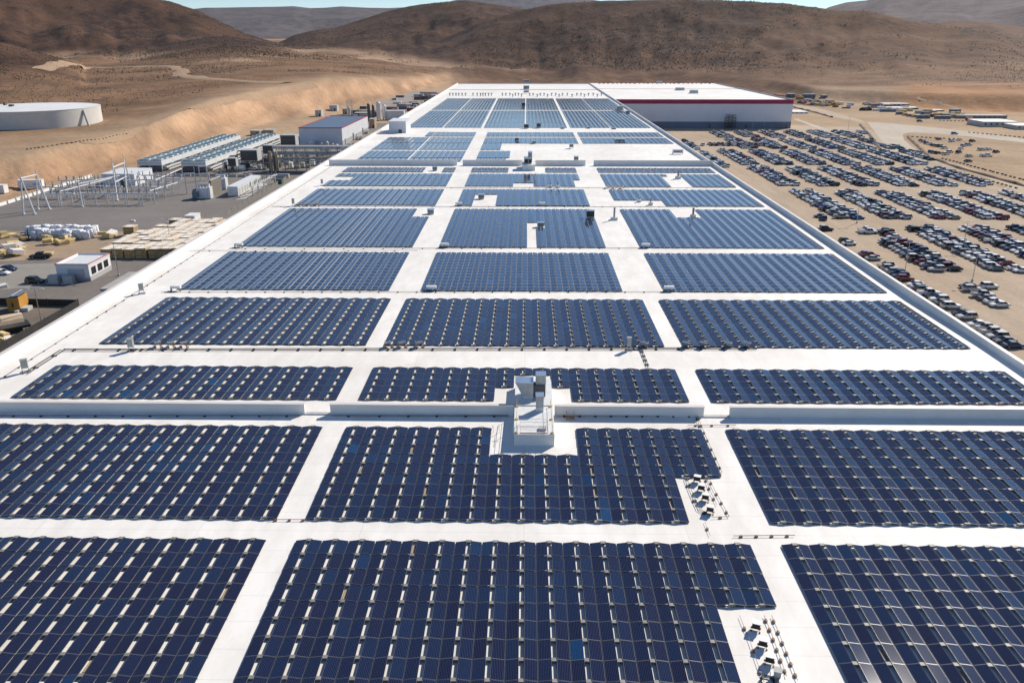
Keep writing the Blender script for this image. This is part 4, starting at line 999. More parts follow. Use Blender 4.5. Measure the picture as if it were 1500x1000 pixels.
# switchgear containers running back
a=gl(338,286); c=gl(349.5,288); e=gl(383,270)
for i in range(3):
    L0=(e.y-c.y)/3; r=thing('switchgear_container','white switchgear container, %s from the front of the row'%ORD[i],'container',(a.x,c.y+i*L0,ZL),0,'switchgear containers'); W=(c.x-a.x)
    b=MB(); b.box(0,W,0,L0-.15,.3,3.9); b.build('body',PW,r); b=MB(); b.box(-.08,W+.08,-.08,L0-.08,3.9,4.02); b.build('roof',TOPM,r); b=MB(); b.box(.2,W-.2,.2,L0-.4,0,.3); b.build('plinth',CONC,r)
    for j in range(3): b=MB(); b.box(W,W+.05,1+j*3.5,3+j*3.5,.6,3.2); b.build('door',LGREY,r)
b=MB(); 
o=sheet('switchgear_pad',[gl(345,293),gl(360,291),gl(392,270),gl(384,268)],ZL+.07,CONC)
for i,(px,py) in enumerate(((375,286),(383,281),(392,277),(400,272))):
    r=dup(bs,gl(px,py),R(75),'white bus support behind the switchgear, %s from the front'%ORD[i])
def htank(px0,px1,py,rpx,label,m):
    a=gl(px0,py); c=gl(px1,py); k=mp(a); r=thing('horizontal_tank',label,'tank',a); b=MB(); L_=c.x-a.x
    b.cyl((0,0,rpx*k+.4),(L_,0,rpx*k+.4),rpx*k,n=16); b.build('vessel',m,r); b=MB(); b.box(L_*.15,L_*.15+.4,-rpx*k*.8,rpx*k*.8,0,.9).box(L_*.8,L_*.8+.4,-rpx*k*.8,rpx*k*.8,0,.9); b.build('saddle',CONC,r)
htank(402,424,262,3.2,'long grey horizontal tank beside the factory wall',LGREY)
shed('equipment_box','dark blue-green equipment box between switchgear and factory','equipment box',402,413,270,7,3,GRNC,DSTEEL)
shed('equipment_shed','small white shed standing at the edge of the factory','shed',272.5,287,331,14.5,5,WHITE,WHITE)
# cooling banks
FAN=mat('fan_ring',(.60,.66,.65),.4,.3,var=.12,scale=.6)
def bank(x0,x1,ya,yb,label,ncell):
    r=thing('cooling_bank',label,'cooling tower',(x0,ya,ZL)); W=x1-x0; Lc=(yb-ya)/ncell
    b=MB()
    for i in range(ncell+1):
        for x in (.15,W/2,W-.15): b.box(x-.15,x+.15,min(i*Lc,yb-ya-.3),min(i*Lc+.3,yb-ya),0,3.0)
    b.build('support_frame',PW,r)
    b=MB(); b.box(.5,W-.5,.5,yb-ya-.5,.4,2.6); b.build('basin',DSTEEL,r)
    for i in range(ncell):
        for j in range(2):
            c=MB(); c.box(j*W/2+.08,(j+1)*W/2-.08,i*Lc+.1,(i+1)*Lc-.1,3.0,5.3); cell=c.build('cooling_cell',PW,r)
            c=MB(); c.box(j*W/2+.15,(j+1)*W/2-.15,i*Lc+.2,(i+1)*Lc-.2,5.3,5.42); c.build('deck',TEAL,cell)
            c=MB()
            for q in (.27,.73): c.cyl((j*W/2+W/4,(i+q)*Lc,5.42),(j*W/2+W/4,(i+q)*Lc,6.0),min(W/4,Lc/4)*.86,min(W/4,Lc/4)*.80,n=14,cap=False)
            c.build('fan_ring',FAN,cell)
            c=MB()
            for q in (.27,.73): c.cyl((j*W/2+W/4,(i+q)*Lc,5.6),(j*W/2+W/4,(i+q)*Lc,5.64),min(W/4,Lc/4)*.8,n=14)
            c.build('fan',FAN,cell)
            if i==0:
                c=MB(); c.box(j*W/2+.6,(j+1)*W/2-.6,.05,.1,3.9,4.4); c.build('louvre',LGREY,cell)
    b=MB()
    for i in range(ncell): b.bar((W+.2,i*Lc,0),(W+.2,(i+1)*Lc,3),.1).bar((W+.2,(i+1)*Lc,0),(W+.2,i*Lc,3),.1)
    b.build('bracing',PW,r)
    b=MB(); b.cyl((W+1.4,1,2.0),(W+1.4,yb-ya-1,2.0),.5,n=8).cyl((W+2.6,1,1.2),(W+2.6,yb-ya-1,1.2),.4,n=8); b.build('header_pipe',LGREY,r)
bank(-186.5,-174.5,389,503,'left bank of teal-topped cooling cells below the cut slope',9)
bank(-164.5,-152.5,387,510,'right bank of teal-topped cooling cells nearer the pipe rack',9)
# pipe rack
xa=gl(401,252).x; xb=-80.0; yr=392
r=thing('pipe_rack','tall steel pipe rack joining the plant to the factory','pipe rack',(xa,yr,ZL)); W=xb-xa
b=MB()
for i in range(9):
    for y in (0,6): b.box(i*W/8-.2,i*W/8+.2,y-.2,y+.2,0,11)
b.build('column',LGREY,r)
b=MB()
for z in (5.2,8.0,10.8):
    for y in (0,6): b.box(0,W,y-.18,y+.18,z-.2,z+.2)
    for i in range(9): b.box(i*W/8-.15,i*W/8+.15,.2,5.8,z-.2,z+.2)
for i in range(8): b.bar((i*W/8,-.05,5.2),((i+1)*W/8,-.05,10.8),.13)
b.build('beam',LGREY,r)
for k,z in enumerate((5.7,8.5,11.3)):
    for j in range(6):
        b=MB(); b.cyl((rng.uniform(-2,1),.7+j*.95,z+.1),(W,.7+j*.95,z+.1),rng.choice((.25,.35,.42)),n=8); b.build('pipe',rng.choice((LGREY,WHITE,TANP,STEEL)),r)
for i,px in enumerate((401,404.5,408,413)):
    P=gl(px,250); r=thing('vertical_vessel','slim tan vertical vessel, %s from left at the pipe rack end'%ORD[i],'vessel',(P.x,yr-3.2-(i%2)*1.5,ZL),0,'tan vessels at the pipe rack')
    b=MB(); b.cyl((0,0,.8),(0,0,9.6),.55,n=12).cyl((0,0,9.6),(0,0,10.1),.55,.2,n=12); b.build('vessel',TANP if i%2 else mat('dark_tan_metal',(.24,.17,.12),.6,var=.12,scale=.5),r)
    b=MB(); b.cyl((0,0,0),(0,0,.8),.35,n=8); b.build('skirt',DSTEEL,r)
def lbox(x0,x1,ptop,y,label,base=ZL):
    "dark louvred cooler: near face at distance y, top edge seen at ptop"
    d0,d1,dt=ray(x0,ptop),ray(x1,ptop),ray((x0+x1)/2,ptop); t=y/dt.y; zt=H+dt.z*t; X0,X1=d0.x*t,d1.x*t
    r=thing('louvred_cooler',label,'cooler',(X0,y,base)); W=X1-X0; h=zt-base
    b=MB(); b.box(0,W,0,W*.8,h*.45,h); b.build('casing',LGREY,r)
    b=MB()
    for i in range(9): b.box(.2,W-.2,-.12,0,h*(.48+i*.055),h*(.48+i*.055)+h*.045)
    b.build('louvre',BLACK,r)
    b=MB()
    for x in (.1,W-.3):
        for yy in (.1,W*.8-.3): b.box(x,x+.25,yy,yy+.25,0,h*.45)
    b.build('leg',DSTEEL,r)
lbox(410,432,198,440,'large black-louvred cooler standing behind the pipe rack'); lbox(384,399,213,428,'smaller black-louvred cooler left of the large one'); lbox(351,376,220,396,'wide dark louvred cooler nearest the cooling banks'); lbox(333,345,232,385,'small dark cooler beside the right cooling bank')
# white process building
r,W,h=shed('process_building','white metal building with blue-grey roof and red trim beyond pipe rack','building',439.5,502.5,213.5,25,84,mat('process_wall',(.66,.67,.70),.55,var=.05,scale=.15),BLUER,RED)
b=MB(); b.box(W,W+.05,.2,83,0,h*.28); b.build('base_band',mat('grey_band',(.36,.37,.38),.7,var=.06,scale=.3),r)
for y,dw,dh in ((6,2.2,3.4),(30,3.6,4.2),(41,1.4,2.6),(62,3.6,4.2)): b=MB(); b.box(W+.05,W+.1,y,y+dw,0,dh); b.build('door',DSTEEL,r)
# process equipment in front of it
for i,(px,py,rp_,h,m) in enumerate(((458,214,5.5,9,WHITE),(472,216,3,7,LGREY),(479,216,3,9,LGREY),(487,217,3,7,STEEL),(494,217,2.5,6,WHITE),(425,232,3,8,LGREY),(434,231,2.4,7,WHITE))):
    P=gl(px,py); k=mp(P); r=thing('process_vessel','%s process vessel, %s from left before the white metal building'%('white' if m is WHITE else 'grey',ORD[i]),'vessel',P,0,'process vessels by the white metal building')
    b=MB(); b.cyl((0,0,.6),(0,0,h*k*.8),rp_*k,n=16).cyl((0,0,h*k*.8),(0,0,h*k),rp_*k,rp_*k*.25,n=16); b.build('shell',m,r); b=MB(); b.cyl((0,0,0),(0,0,.6),rp_*k*.85,n=12); b.build('skirt',CONC,r)
# cluttered plant between rack and factory: skids of pipes
def skid(px,py,w,h,label,mm):
    P=gl(px,py); k=mp(P); r=thing('equipment_skid',label,'equipment skid',P); W=w*k; Hh=h*k
    b=MB(); b.box(-W/2,W/2,-W*.3,W*.3,0,.35); b.build('base',DSTEEL,r)
    b=MB(); b.box(-W*.42,-W*.05,-W*.2,W*.2,.35,Hh); b.build('cabinet',mm,r)
    b=MB(); b.cyl((W*.05,0,.35+W*.12),(W*.48,0,.35+W*.12),W*.12,n=10); b.build('motor',LGREY,r)
    b=MB()
    for q in (-.15,.05,.2): b.cyl((-W*.45,W*q,Hh*.8),(W*.48,W*q,Hh*.8),.12,n=6).cyl((W*.48,W*q,.3),(W*.48,W*q,Hh*.8),.12,n=6)
    b.build('piping',STEEL,r)
SK=[(430,247,16,9,WHITE),(447,246,14,8,LGREY),(462,243,14,9,WHITE),(478,240,12,7,STEEL),(492,237,12,6,LGREY),(352,250,12,7,WHITE),(366,247,12,9,TANP),(384,249,13,8,LGREY),(420,236,12,6,DSTEEL),(446,233,12,6,BGC),(393,244,10,6,WHITE),(326,253,10,7,TANP),(455,236,8,5,TANP),(505,222,10,5,LGREY),(515,215,10,5,WHITE),(525,205,9,5,LGREY),(534,196,9,5,TANP)]
CN={'white_paint':'white','light_grey_metal':'light grey','galvanised_steel':'steel','tan_metal':'tan','dark_steel':'dark','blue_grey_container':'blue-grey'}
for i,(x,y,w_,h_,m) in enumerate(SK): skid(x,y,w_,h_,'%s pump skid with piping, %s in line from the left through the plant'%(CN[m.name],ORD[sorted(range(len(SK)),key=lambda q:SK[q][0]).index(i)]),m)
r2=random.Random(21); CL=[]
for i in range(46):
    u=r2.random(); x=r2.uniform(330,520); y=248-(x-330)*.10+r2.uniform(-13,6)
    if x>436 and y<216: y=r2.uniform(218,230)
    CL.append((x,y))
CL.sort(); KM=[WHITE,LGREY,STEEL,TANP,DSTEEL,BGC,WHITE]; cnt={}
for x,y in CL:
    P=gl(x,y)
    if P.x>XL-6: continue
    m=r2.choice(KM); nmz=CN[m.name]; cnt[nmz]=cnt.get(nmz,0)+1; t_=r2.random(); s=r2.uniform(1.2,2.6)
    if t_<.45:
        r=thing('pump_unit','%s pump unit, %s of its colour from left among the plant clutter'%(nmz,od(cnt[nmz]-1)),'pump',P,r2.uniform(-.3,.3)); b=MB(); b.cyl((-s,0,s*.6+.3),(s,0,s*.6+.3),s*.55,n=12); b.build('casing',m,r); b=MB(); b.box(-s*.8,s*.8,-s*.5,s*.5,0,.35).box(s*.4,s*.9,-s*.3,s*.3,.3,s*.8); b.build('base',CONC,r)
    elif t_<.75:
        r=thing('control_cabinet','%s control cabinet, %s of its colour from left among the plant clutter'%(nmz,od(cnt[nmz]-1)),'cabinet',P,r2.uniform(-.2,.2)); b=MB(); b.box(-s*.7,s*.7,-s*.5,s*.5,.2,s*1.5); b.build('cabinet',m,r); b=MB(); b.box(-s*.6,-s*.05,-s*.53,-s*.5,.4,s*1.4).box(s*.05,s*.6,-s*.53,-s*.5,.4,s*1.4); b.build('door',LGREY,r)
    else:
        r=thing('pipe_loop','%s pipe loop, %s of its colour from left among the plant clutter'%(nmz,od(cnt[nmz]-1)),'pipe',P,r2.uniform(-.2,.2)); b=MB()
        for q in (0,.9,1.8): b.cyl((-s*1.6,q,0),(-s*1.6,q,s*2),.22,n=7).cyl((-s*1.6,q,s*2),(s*1.6,q,s*2),.22,n=7).cyl((s*1.6,q,s*2),(s*1.6,q,0),.22,n=7)
        b.build('pipe',m,r); b=MB(); b.box(-s*1.2,-s*1.2+.25,-.2,2,0,s*2-.2).box(s*1.1,s*1.1+.25,-.2,2,0,s*2-.2); b.build('support',DSTEEL,r)
# silos and columns beyond
def silo(px,py,wpx,hpx,label,m,n=16):
    P=gl(px,py); k=mp(P); r=thing('silo',label,'silo',P); b=MB(); b.cyl((0,0,1.2),(0,0,hpx*k*.92),wpx*k/2,n=n); b.build('shell',m,r)
    b=MB(); b.cyl((0,0,hpx*k*.92),(0,0,hpx*k),wpx*k/2,wpx*k*.12,n=n); b.build('cap',m,r); b=MB()
    for q in range(4): b.cyl((wpx*k*.42*math.cos(q*1.57+.8),wpx*k*.42*math.sin(q*1.57+.8),0),(wpx*k*.42*math.cos(q*1.57+.8),wpx*k*.42*math.sin(q*1.57+.8),1.2),.2,n=5)
    b.build('leg',DSTEEL,r)
silo(541,178,4.5,26,'dark tall silo left of the white silos beyond the plant',DSTEEL); silo(547.5,176,4,22,'second dark silo touching the white silos',DSTEEL)
silo(555.5,177,7,27,'tallest white silo in the group beyond the plant',WHITE); silo(563.5,176,6,22,'shorter white silo right of the tallest',WHITE); silo(512,175,4,18,'pale silo inside the scaffold column far left',LGREY)
P=gl(513,176); k=mp(P); r=thing('scaffold_tower','open steel lattice tower around the pale silo','scaffold',P); b=MB(); Hh=28*k; s=3.6*k
for x in (-s,s):
    for y in (-s,s): b.bar((x,y,0),(x,y,Hh),.2)
b.build('upright',STEEL,r); b=MB()
for i in range(7):
    z=Hh*(i+1)/7
    for q,p in (((-s,-s),(s,-s)),((s,-s),(s,s)),((s,s),(-s,s)),((-s,s),(-s,-s))): b.bar((*q,z),(*p,z),.15).bar((*q,z-Hh/7),(*p,z),.1)
b.build('brace',STEEL,r)
BX=[(566,592,176,13,7,PW,'long white process enclosure right of the silos'),(519,540,172,6,10,GRNC,'dark green low shed left of the dark silos'),(462,471,171,9,8,LGREY,'grey block building below the cut slope'),(483,494,163,8,8,LGREY,'grey cabin at the foot of the cut slope'),(444,456,201,12,10,DSTEEL,'dark screened box behind the white metal building'),
 (478,503,176,5,5,TANP,'low tan shed behind the white metal building'),(502,509,168,8,5,TANP,'small tan cabin beside the lattice tower'),(367,381,199,7,8,TANP,'tan container behind the cooling banks, left one'),(386,401,198,7,8,TANP,'tan container behind the cooling banks, right one'),(422,444,205,5,14,BGC,'flat blue-grey canopy left of the white metal building'),
 (541,549,188,13,8,TANP,'tan equipment tower between white building and factory'),(527,537,160,4,5,DSTEEL,'dark tank container beside the silos'),(588,598,172,6,6,WHITE,'white cabin between silos and factory roof'),(596,606,163,5,6,REDC,'red container near the far factory wall'),(584,594,158,5,6,DSTEEL,'dark container in the far yard, left one'),(603,613,155,4,6,DSTEEL,'dark container in the far yard, right one'),(574,581,147,3,4,LGREY,'tiny grey trailer alone in the far yard'),(580,592,143,3,5,BGC,'blue-grey container at the back of the far yard'),(606,620,142,3.5,6,LGREY,'grey container at the back of the far yard'),(615,640,139,4,8,LGREY,'pale long container behind the far yard frames')]
for x0,x1,py,hp,dpth,m,l in BX:
    a,W,h=gb(x0,x1,py,hp); r=thing('equipment_enclosure',l,'enclosure',(a.x,a.y,ZL)); b=MB(); b.box(0,W,0,dpth,0,h); b.build('body',m,r); b=MB(); b.box(-.1,W+.1,-.1,dpth+.1,h,h+.15); b.build('roof',TOPM if m is PW else LGREY,r); b=MB(); b.box(W*.6,W*.6+1.2,-.06,0,0,min(2.4,h*.7)); b.build('door',BLACK,r)
r2=random.Random(5); cnt={}
for x in sorted(r2.uniform(505,640) for _ in range(44)):
    y=182-(x-505)*.27+r2.uniform(-9,3); P=gl(x,y)
    if P.x>XL-8: y=y-9; P=gl(x,y)
    if P.x>XL-5 or y<134: continue
    m=r2.choice([DSTEEL,LGREY,BGC,TANP,WHITE,REDC,DSTEEL]); nmz={**CN,'red_container':'red'}[m.name]; cnt[nmz]=cnt.get(nmz,0)+1
    W,D,h=r2.uniform(1.5,5),r2.uniform(2,6),r2.uniform(1.5,4)
    r=thing('storage_crate','%s storage box, %s of its colour from left in the far yard'%(nmz,od(cnt[nmz]-1)),'storage box',P,r2.uniform(-.4,.4)); b=MB(); b.box(-W,W,-D/2,D/2,.15,h); b.build('body',m,r); b=MB(); b.box(-W,-W+.3,-D/2,D/2,0,.15).box(W-.3,W,-D/2,D/2,0,.15); b.build('skid',BLACK,r)
P=gl(617,150); k=mp(P); r=thing('portal_frame','row of thin steel frames in the far yard','portal',P); b=MB()
for i in range(5): b.box(i*4.5,i*4.5+.3,0,.3,0,9)
b.build('leg',DSTEEL,r); b=MB(); b.box(0,18.3,0,.3,9,9.4).box(0,18.3,0,.3,5,5.3); b.build('crossbeam',DSTEEL,r)
# yard: bulk bags
k_=0
for row,(x0,x1,y,nn,nm) in enumerate(((41,143,343,24,'rear'),(50,135,349,17,'front'))):
    for i in range(nn):
        P=gl(x0+(x1-x0)*(i+.5)/nn+rng.uniform(-.8,.8),y+rng.uniform(-1,1.2)); k=mp(P); w_=rng.uniform(.8,1.1)
        bm=bmesh.new(); bmesh.ops.create_cube(bm,size=1); bmesh.ops.subdivide_edges(bm,edges=bm.edges[:],cuts=2,use_grid_fill=True)
        hh=rng.uniform(2.4,3.1)
        for v in bm.verts:
            q=v.co; f=1+.035*(1-(2*q.z)**2); q.x*=2.0*w_*f*(1+rng.uniform(-.05,.05)); q.y*=1.8*f; q.z=(q.z+.5)*hh*(1+rng.uniform(-.04,.04))
        me=bpy.data.meshes.new('bulk_bag'); bm.to_mesh(me); bm.free(); me.materials.append(BAG); me.shade_smooth()
        o=place(me,'bulk_bag',None,P,rng.uniform(-.5,.5)); tag(o,'white bulk bag, %s from left in the %s line of bags'%(od(i),nm),'bag','white bulk bags in the yard')
# yard: pallet stacks
NX,NY=11,12; X0,X1,YA,YB=-122.8,-84.5,224.5,268.0
tm={}
for v in range(5):
    b=MB(); L_=(X1-X0)/NX*.95; D_=(YB-YA)/NY*.93; 
    for i in range(4): b.box(-L_/2+rng.uniform(0,.12),L_/2-rng.uniform(0,.12),-D_/2+.05,D_/2-.05,.1+i*.72,.1+i*.72+.58,0)
    for i in range(5):
        for x in (-L_*.35,L_*.35): b.box(x-.1,x+.1,-D_/2+.2,D_/2-.2,max(0,i*.72-.06),i*.72+.1,0)
    t=MB(); z=.1+3*.72+.58
    t.box(-L_/2-.02,L_/2+.02,-D_/2,D_/2,z,z+.06)
    tm[v]=(b.mesh('timber_layers',WOOD),t.mesh('top_sheet',PTOP))
for j in range(NY):
    for i in range(NX):
        x=X0+(X1-X0)*(i+.5)/NX; y=YA+(YB-YA)*(j+.5)/NY
        if (i==0 and j in (7,8,9,10,11)) or (i==1 and j in (9,10)) or rng.random()<.03: continue
        P=Vector((x+rng.uniform(-.15,.15),y+rng.uniform(-.12,.12),ZL)); v=rng.randrange(5)
        r=thing('pallet_stack','pale-topped timber stack, %s from left in the %s row from the camera'%(ORD[i],ORD[j]),'pallet stack',P,rng.uniform(-.03,.03),'timber stacks filling the yard')
        place(tm[v][0],'timber_layers',r); place(tm[v][1],'top_sheet',r); r.scale=(1,1,rng.uniform(.86,1.06))
r=thing('pallet_stack','lone yellowish timber stack left behind the main block of stacks','pallet stack',gl(193,345),0,'timber stacks filling the yard'); place(tm[1][0],'timber_layers',r); place(tm[1][1],'top_sheet',r); r.scale=(1.1,1,1.1)
# yellow bales
BL=[(3,345),(8,349),(18,346),(10,362),(14,367),(20,360),(24,364),(28,369),(16,373),(22,374),(5,372),(1,376),(30,362),(33,366),(26,375),(66,351),(72,349),(78,351),(84,347),(90,353),(96,354),(101,352),(88,357),(94,358),(104,354),(71,358),(150,347),(157,347),(164,345),(160,349),(3,422),(2,500),(6,497),(12,500)]
for i,(x,y) in enumerate(BL):
    P=gl(x,y); nm='heap at the left edge' if x<40 and y<380 else 'scatter before the white bags' if x<110 and y<380 else 'small group left of the timber stacks' if y<380 else 'debris at the lower left edge'
    same=[q for q in BL if (('heap at the left edge' if q[0]<40 and q[1]<380 else 'scatter before the white bags' if q[0]<110 and q[1]<380 else 'small group left of the timber stacks' if q[1]<380 else 'debris at the lower left edge')==nm)]
    kk=sorted(same).index((x,y)); s=rng.uniform(.75,1.2)
    b=MB(); b.cb((0,0,.6*s+ (rng.random()<.25)*.7),(3.0*s,1.9*s,1.15*s),0,rng.uniform(0,3),rng.uniform(-.3,.3),rng.uniform(-.25,.25)); o=b.build('insulation_bale',YEL if rng.random()<.75 else PTOP,None,P,bevel=.08)
    tag(o,'yellowish bale, %s from left in the %s'%(ORD[kk],nm),'bale','yellow bales lying about the yard')
# forklift
P=gl(36,353); r=thing('forklift','dark and yellow forklift among the bales near the left edge','forklift',P,.4)
b=MB(); b.box(-1.5,1.2,-.7,.7,.4,1.3).box(-1.6,-.7,-.7,.7,1.3,1.7); b.build('body',YEL,r,bevel=.06)
b=MB()
for x in (-.6,.7):
    for y in (-.6,.6): b.bar((x,y,1.3),(x,y,2.6),.05)
b.box(-.7,.8,-.65,.65,2.6,2.68); b.build('cage',BLACK,r)
b=MB(); b.box(1.2,1.4,-.5,-.35,.2,3.6).box(1.2,1.4,.35,.5,.2,3.6); b.build('mast',BLACK,r); b=MB(); b.box(1.4,2.6,-.5,-.3,.15,.22).box(1.4,2.6,.3,.5,.15,.22); b.build('fork',DSTEEL,r)
for x in (-1,.9):
    for y in (-.75,.75): b=MB(); b.cyl((x,y-.12,.4),(x,y+.12,.4),.4,n=12); b.build('wheel',TYRE,r)
# gatehouse
a=gl(86,411.5); c=gl(133,412); W=c.x-a.x; dY=11.5; h=4.2
r=thing('gatehouse','small white building with red roof trim and three dark windows','building',(a.x,c.y,ZL))
b=MB(); b.box(0,W,0,dY,0,h); b.build('wall',mat('gatehouse_wall',(.80,.785,.77),.6,var=.05,scale=.4),r)
b=MB(); b.box(.25,W-.25,.25,dY-.25,h,h+.05); b.build('roof',TOPM,r)
b=MB(); b.box(-.08,W+.08,-.08,.25,h-.1,h+.45).box(-.08,W+.08,dY-.25,dY+.08,h-.1,h+.45).box(-.08,.25,.25,dY-.25,h-.1,h+.45).box(W-.25,W+.08,.25,dY-.25,h-.1,h+.45); p=b.build('parapet',mat('gatehouse_parapet',(.78,.77,.76),.6,var=.05,scale=.4),r)
b=MB(); b.box(-.12,W+.12,-.12,.0,h+.32,h+.5).box(W,W+.12,0,dY,h+.32,h+.5).box(-.12,0,0,dY,h+.32,h+.5).box(0,W,dY,dY+.12,h+.32,h+.5); b.build('red_trim',RED,p)
for i in range(3):
    y=1.2+i*3.3; f=MB(); f.box(W,W+.06,y,y+2.3,1.5,3.4); w_=f.build('window',DSTEEL,r); g=MB(); g.box(W+.06,W+.08,y+.12,y+1.08,1.62,3.28).box(W+.06,W+.08,y+1.2,y+2.18,1.62,3.28); g.build('pane',GLASS,w_)
b=MB(); b.box(W,W+.04,0,dY,0,1.2).box(-.04,W,-.04,0,0,.9); b.build('base_band',mat('gate_band',(.42,.42,.42),.7,var=.06,scale=.5),r)
b=MB(); b.box(W*.34,W*.86,-.05,0,.9,3.3); b.build('shutter',mat('shutter_grey',(.50,.50,.50),.5,var=.05,scale=.5),r)
for i,(px,l) in enumerate(((79,'left'),(100,'right'))):
    P=gl(px,415.5); t_=thing('pad_transformer','squat grey pad transformer, %s of the pair before the gatehouse'%l,'transformer',P); b=MB(); b.box(-1.25,1.25,-.2,1.4,.2,2.0); b.build('cabinet',mat('pad_grey',(.52,.51,.48),.5,var=.1,scale=1),t_); b=MB(); b.box(-1.35,1.35,-.3,1.5,2.0,2.1); b.build('lid',LGREY,t_); b=MB(); b.box(-1.6,1.6,-.8,1.8,0,.2); b.build('pad',CONC,t_)
# dock canopy against the factory
a=gp(146,423,-11); c=gp(198,398,-11); r=thing('dock_canopy','pale flat dock canopy attached beside the left factory wall','canopy',(a.x,a.y,ZL)); W=XL-.2-a.x
b=MB(); b.box(0,W,0,c.y-a.y,4.4,5); b.build('roof',mat('canopy_top',(.40,.385,.36),.8,var=.1,scale=.4),r); b=MB(); b.box(.3,W,.4,.8,0,4.4).box(.3,.8,.8,c.y-a.y-.8,0,4.4); b.build('wall',GREY,r)
# screened fence
def fence(pl,hh,label,m):
    ps=[gl(*q) for q in pl]; o=ps[0]; r=thing('screen_fence',label,'fence',o); b=MB(); n=0
    for p,q in zip(ps,ps[1:]):
        d=q-p; nv=Vector((-d.y,d.x,0)).normalized()*.04; p0=p-o; q0=q-o
        b.add([p0-nv,q0-nv,q0+nv,p0+nv]+[v+Vector((0,0,hh)) for v in (p0-nv,q0-nv,q0+nv,p0+nv)],[(0,1,5,4),(1,2,6,5),(2,3,7,6),(3,0,4,7),(4,5,6,7),(3,2,1,0)])
        k=max(2,int(d.length/6)); 
        for i in range(k+1):
            c=MB(); e=p0+d*(i/k); c.cyl(e,e+Vector((0,0,hh+.25)),.09,n=6); c.build('post',DSTEEL,r)
    b.build('screen',m,r)
fence([(-20,446),(116,449),(-20,527)],1.7,'black screened fence wrapping the pit beside the factory',mat('black_screen',(.035,.033,.032),.9,var=.2,scale=.5))
fence([(206,352),(213,344)],1.8,'short grey mesh fence behind the timber stacks',LGREY)
fence([(98,492),(304,334),(420,263)],1.6,'low grey fence running along the left factory wall',mat('grey_mesh',(.19,.18,.17),.8,var=.1,scale=.5))
# orange shed, covered load, drum
P=gl(13,457); r=thing('orange_shed','orange timber shed with dark striped roof at the left edge','shed',P,R(6)); k=mp(P); W=17*k
b=MB(); b.box(0,W,0,4.2,0,3.4); b.build('wall',ORNG,r); b=MB(); b.prism([(-.3,3.4),(W+.3,3.9),(W+.3,4.0),(-.3,3.5)],-.4,4.6); b.build('roof',BGC,r); b=MB(); b.prism([(W*.5,3.95),(W*.62,4.0),(W*.62,4.06),(W*.5,4.0)],-.4,4.6); b.build('roof_strip',WHITE,r); b=MB(); b.box(W*.35,W*.5,-.05,0,1.2,2.2); b.build('window',BLACK,r); b=MB(); b.box(W*.7,W+.02,-1.4,.0,0,.6).cb((W+.9,1,.45),(1.6,2.4,.9)); b.build('porch',LGREY,r)
P=gl(-6,490); r=thing('covered_load','rounded load under tan tarpaulin on a black trailer at left edge','trailer',P,R(40))
b=MB(); 
for q in range(9):
    a0=math.pi*q/9; a1=math.pi*(q+1)/9
    b.add([(-5.5,2.1*math.cos(a0),1.5+2.5*math.sin(a0)),(5.5,2.1*math.cos(a0),1.5+2.3*math.sin(a0)),(5.5,2.1*math.cos(a1),1.5+2.3*math.sin(a1)),(-5.5,2.1*math.cos(a1),1.5+2.5*math.sin(a1))],[(0,1,2,3)])
b.add([(5.5,2.1*math.cos(math.pi*q/9),1.5+2.3*math.sin(math.pi*q/9)) for q in range(10)],[tuple(range(10))])
b.build('tarpaulin',TANC,r,smooth=True); b=MB(); b.box(-6,6.5,-2.1,2.1,1.0,1.5); b.build('bed',BLACK,r)
for x in (-4,-2.6,4): 
    for y in (-1.9,1.9): b=MB(); b.cyl((x,y-.15,.5),(x,y+.15,.5),.5,n=12); b.build('wheel',TYRE,r)
P=gl(28,473); r=thing('drum','blue drum standing beside the tan covered load','drum',P); b=MB(); b.cyl((0,0,0),(0,0,1.5),.7,n=14); b.build('drum',BLUE,r); b=MB(); b.cyl((0,0,1.5),(0,0,1.56),.72,n=14); b.build('lid',DSTEEL,r)
def lamp(px,py,h,label,z=None,arm=1.6):
    P=gp(px,py,ZL if z is None else z); r=thing('light_pole',label,'light pole',P); b=MB(); b.cyl((0,0,.6),(0,0,h),.11,.07,n=8); b.build('pole',STEEL,r); b=MB(); b.cyl((0,0,0),(0,0,.6),.3,n=10); b.build('base',CONC,r)
    b=MB(); b.bar((-arm,0,h),(arm,0,h),.05); b.build('arm',STEEL,r)
    for x in (-arm,arm): b=MB(); b.box(x-.45,x+.45,-.2,.2,h-.06,h+.1); b.build('lamp_head',LGREY,r)
lamp(62,478,8.6,'tall double-headed light pole beside the screened pit'); lamp(174,404,9,'slim light pole right of the gatehouse'); lamp(250,358,8,'slim light pole among the timber stacks'); lamp(303,331,8.5,'slim light pole beside the factory at the gravel pad edge')
for i,(x,y) in enumerate(((195,324.5),(247,327))):
    b=MB(); b.box(-.7,.7,-.4,.4,0,.5); o=b.build('marker_block',WHITE,None,gl(x,y)); tag(o,('left' if i==0 else 'right')+' small white block lying on the grey gravel pad','block')
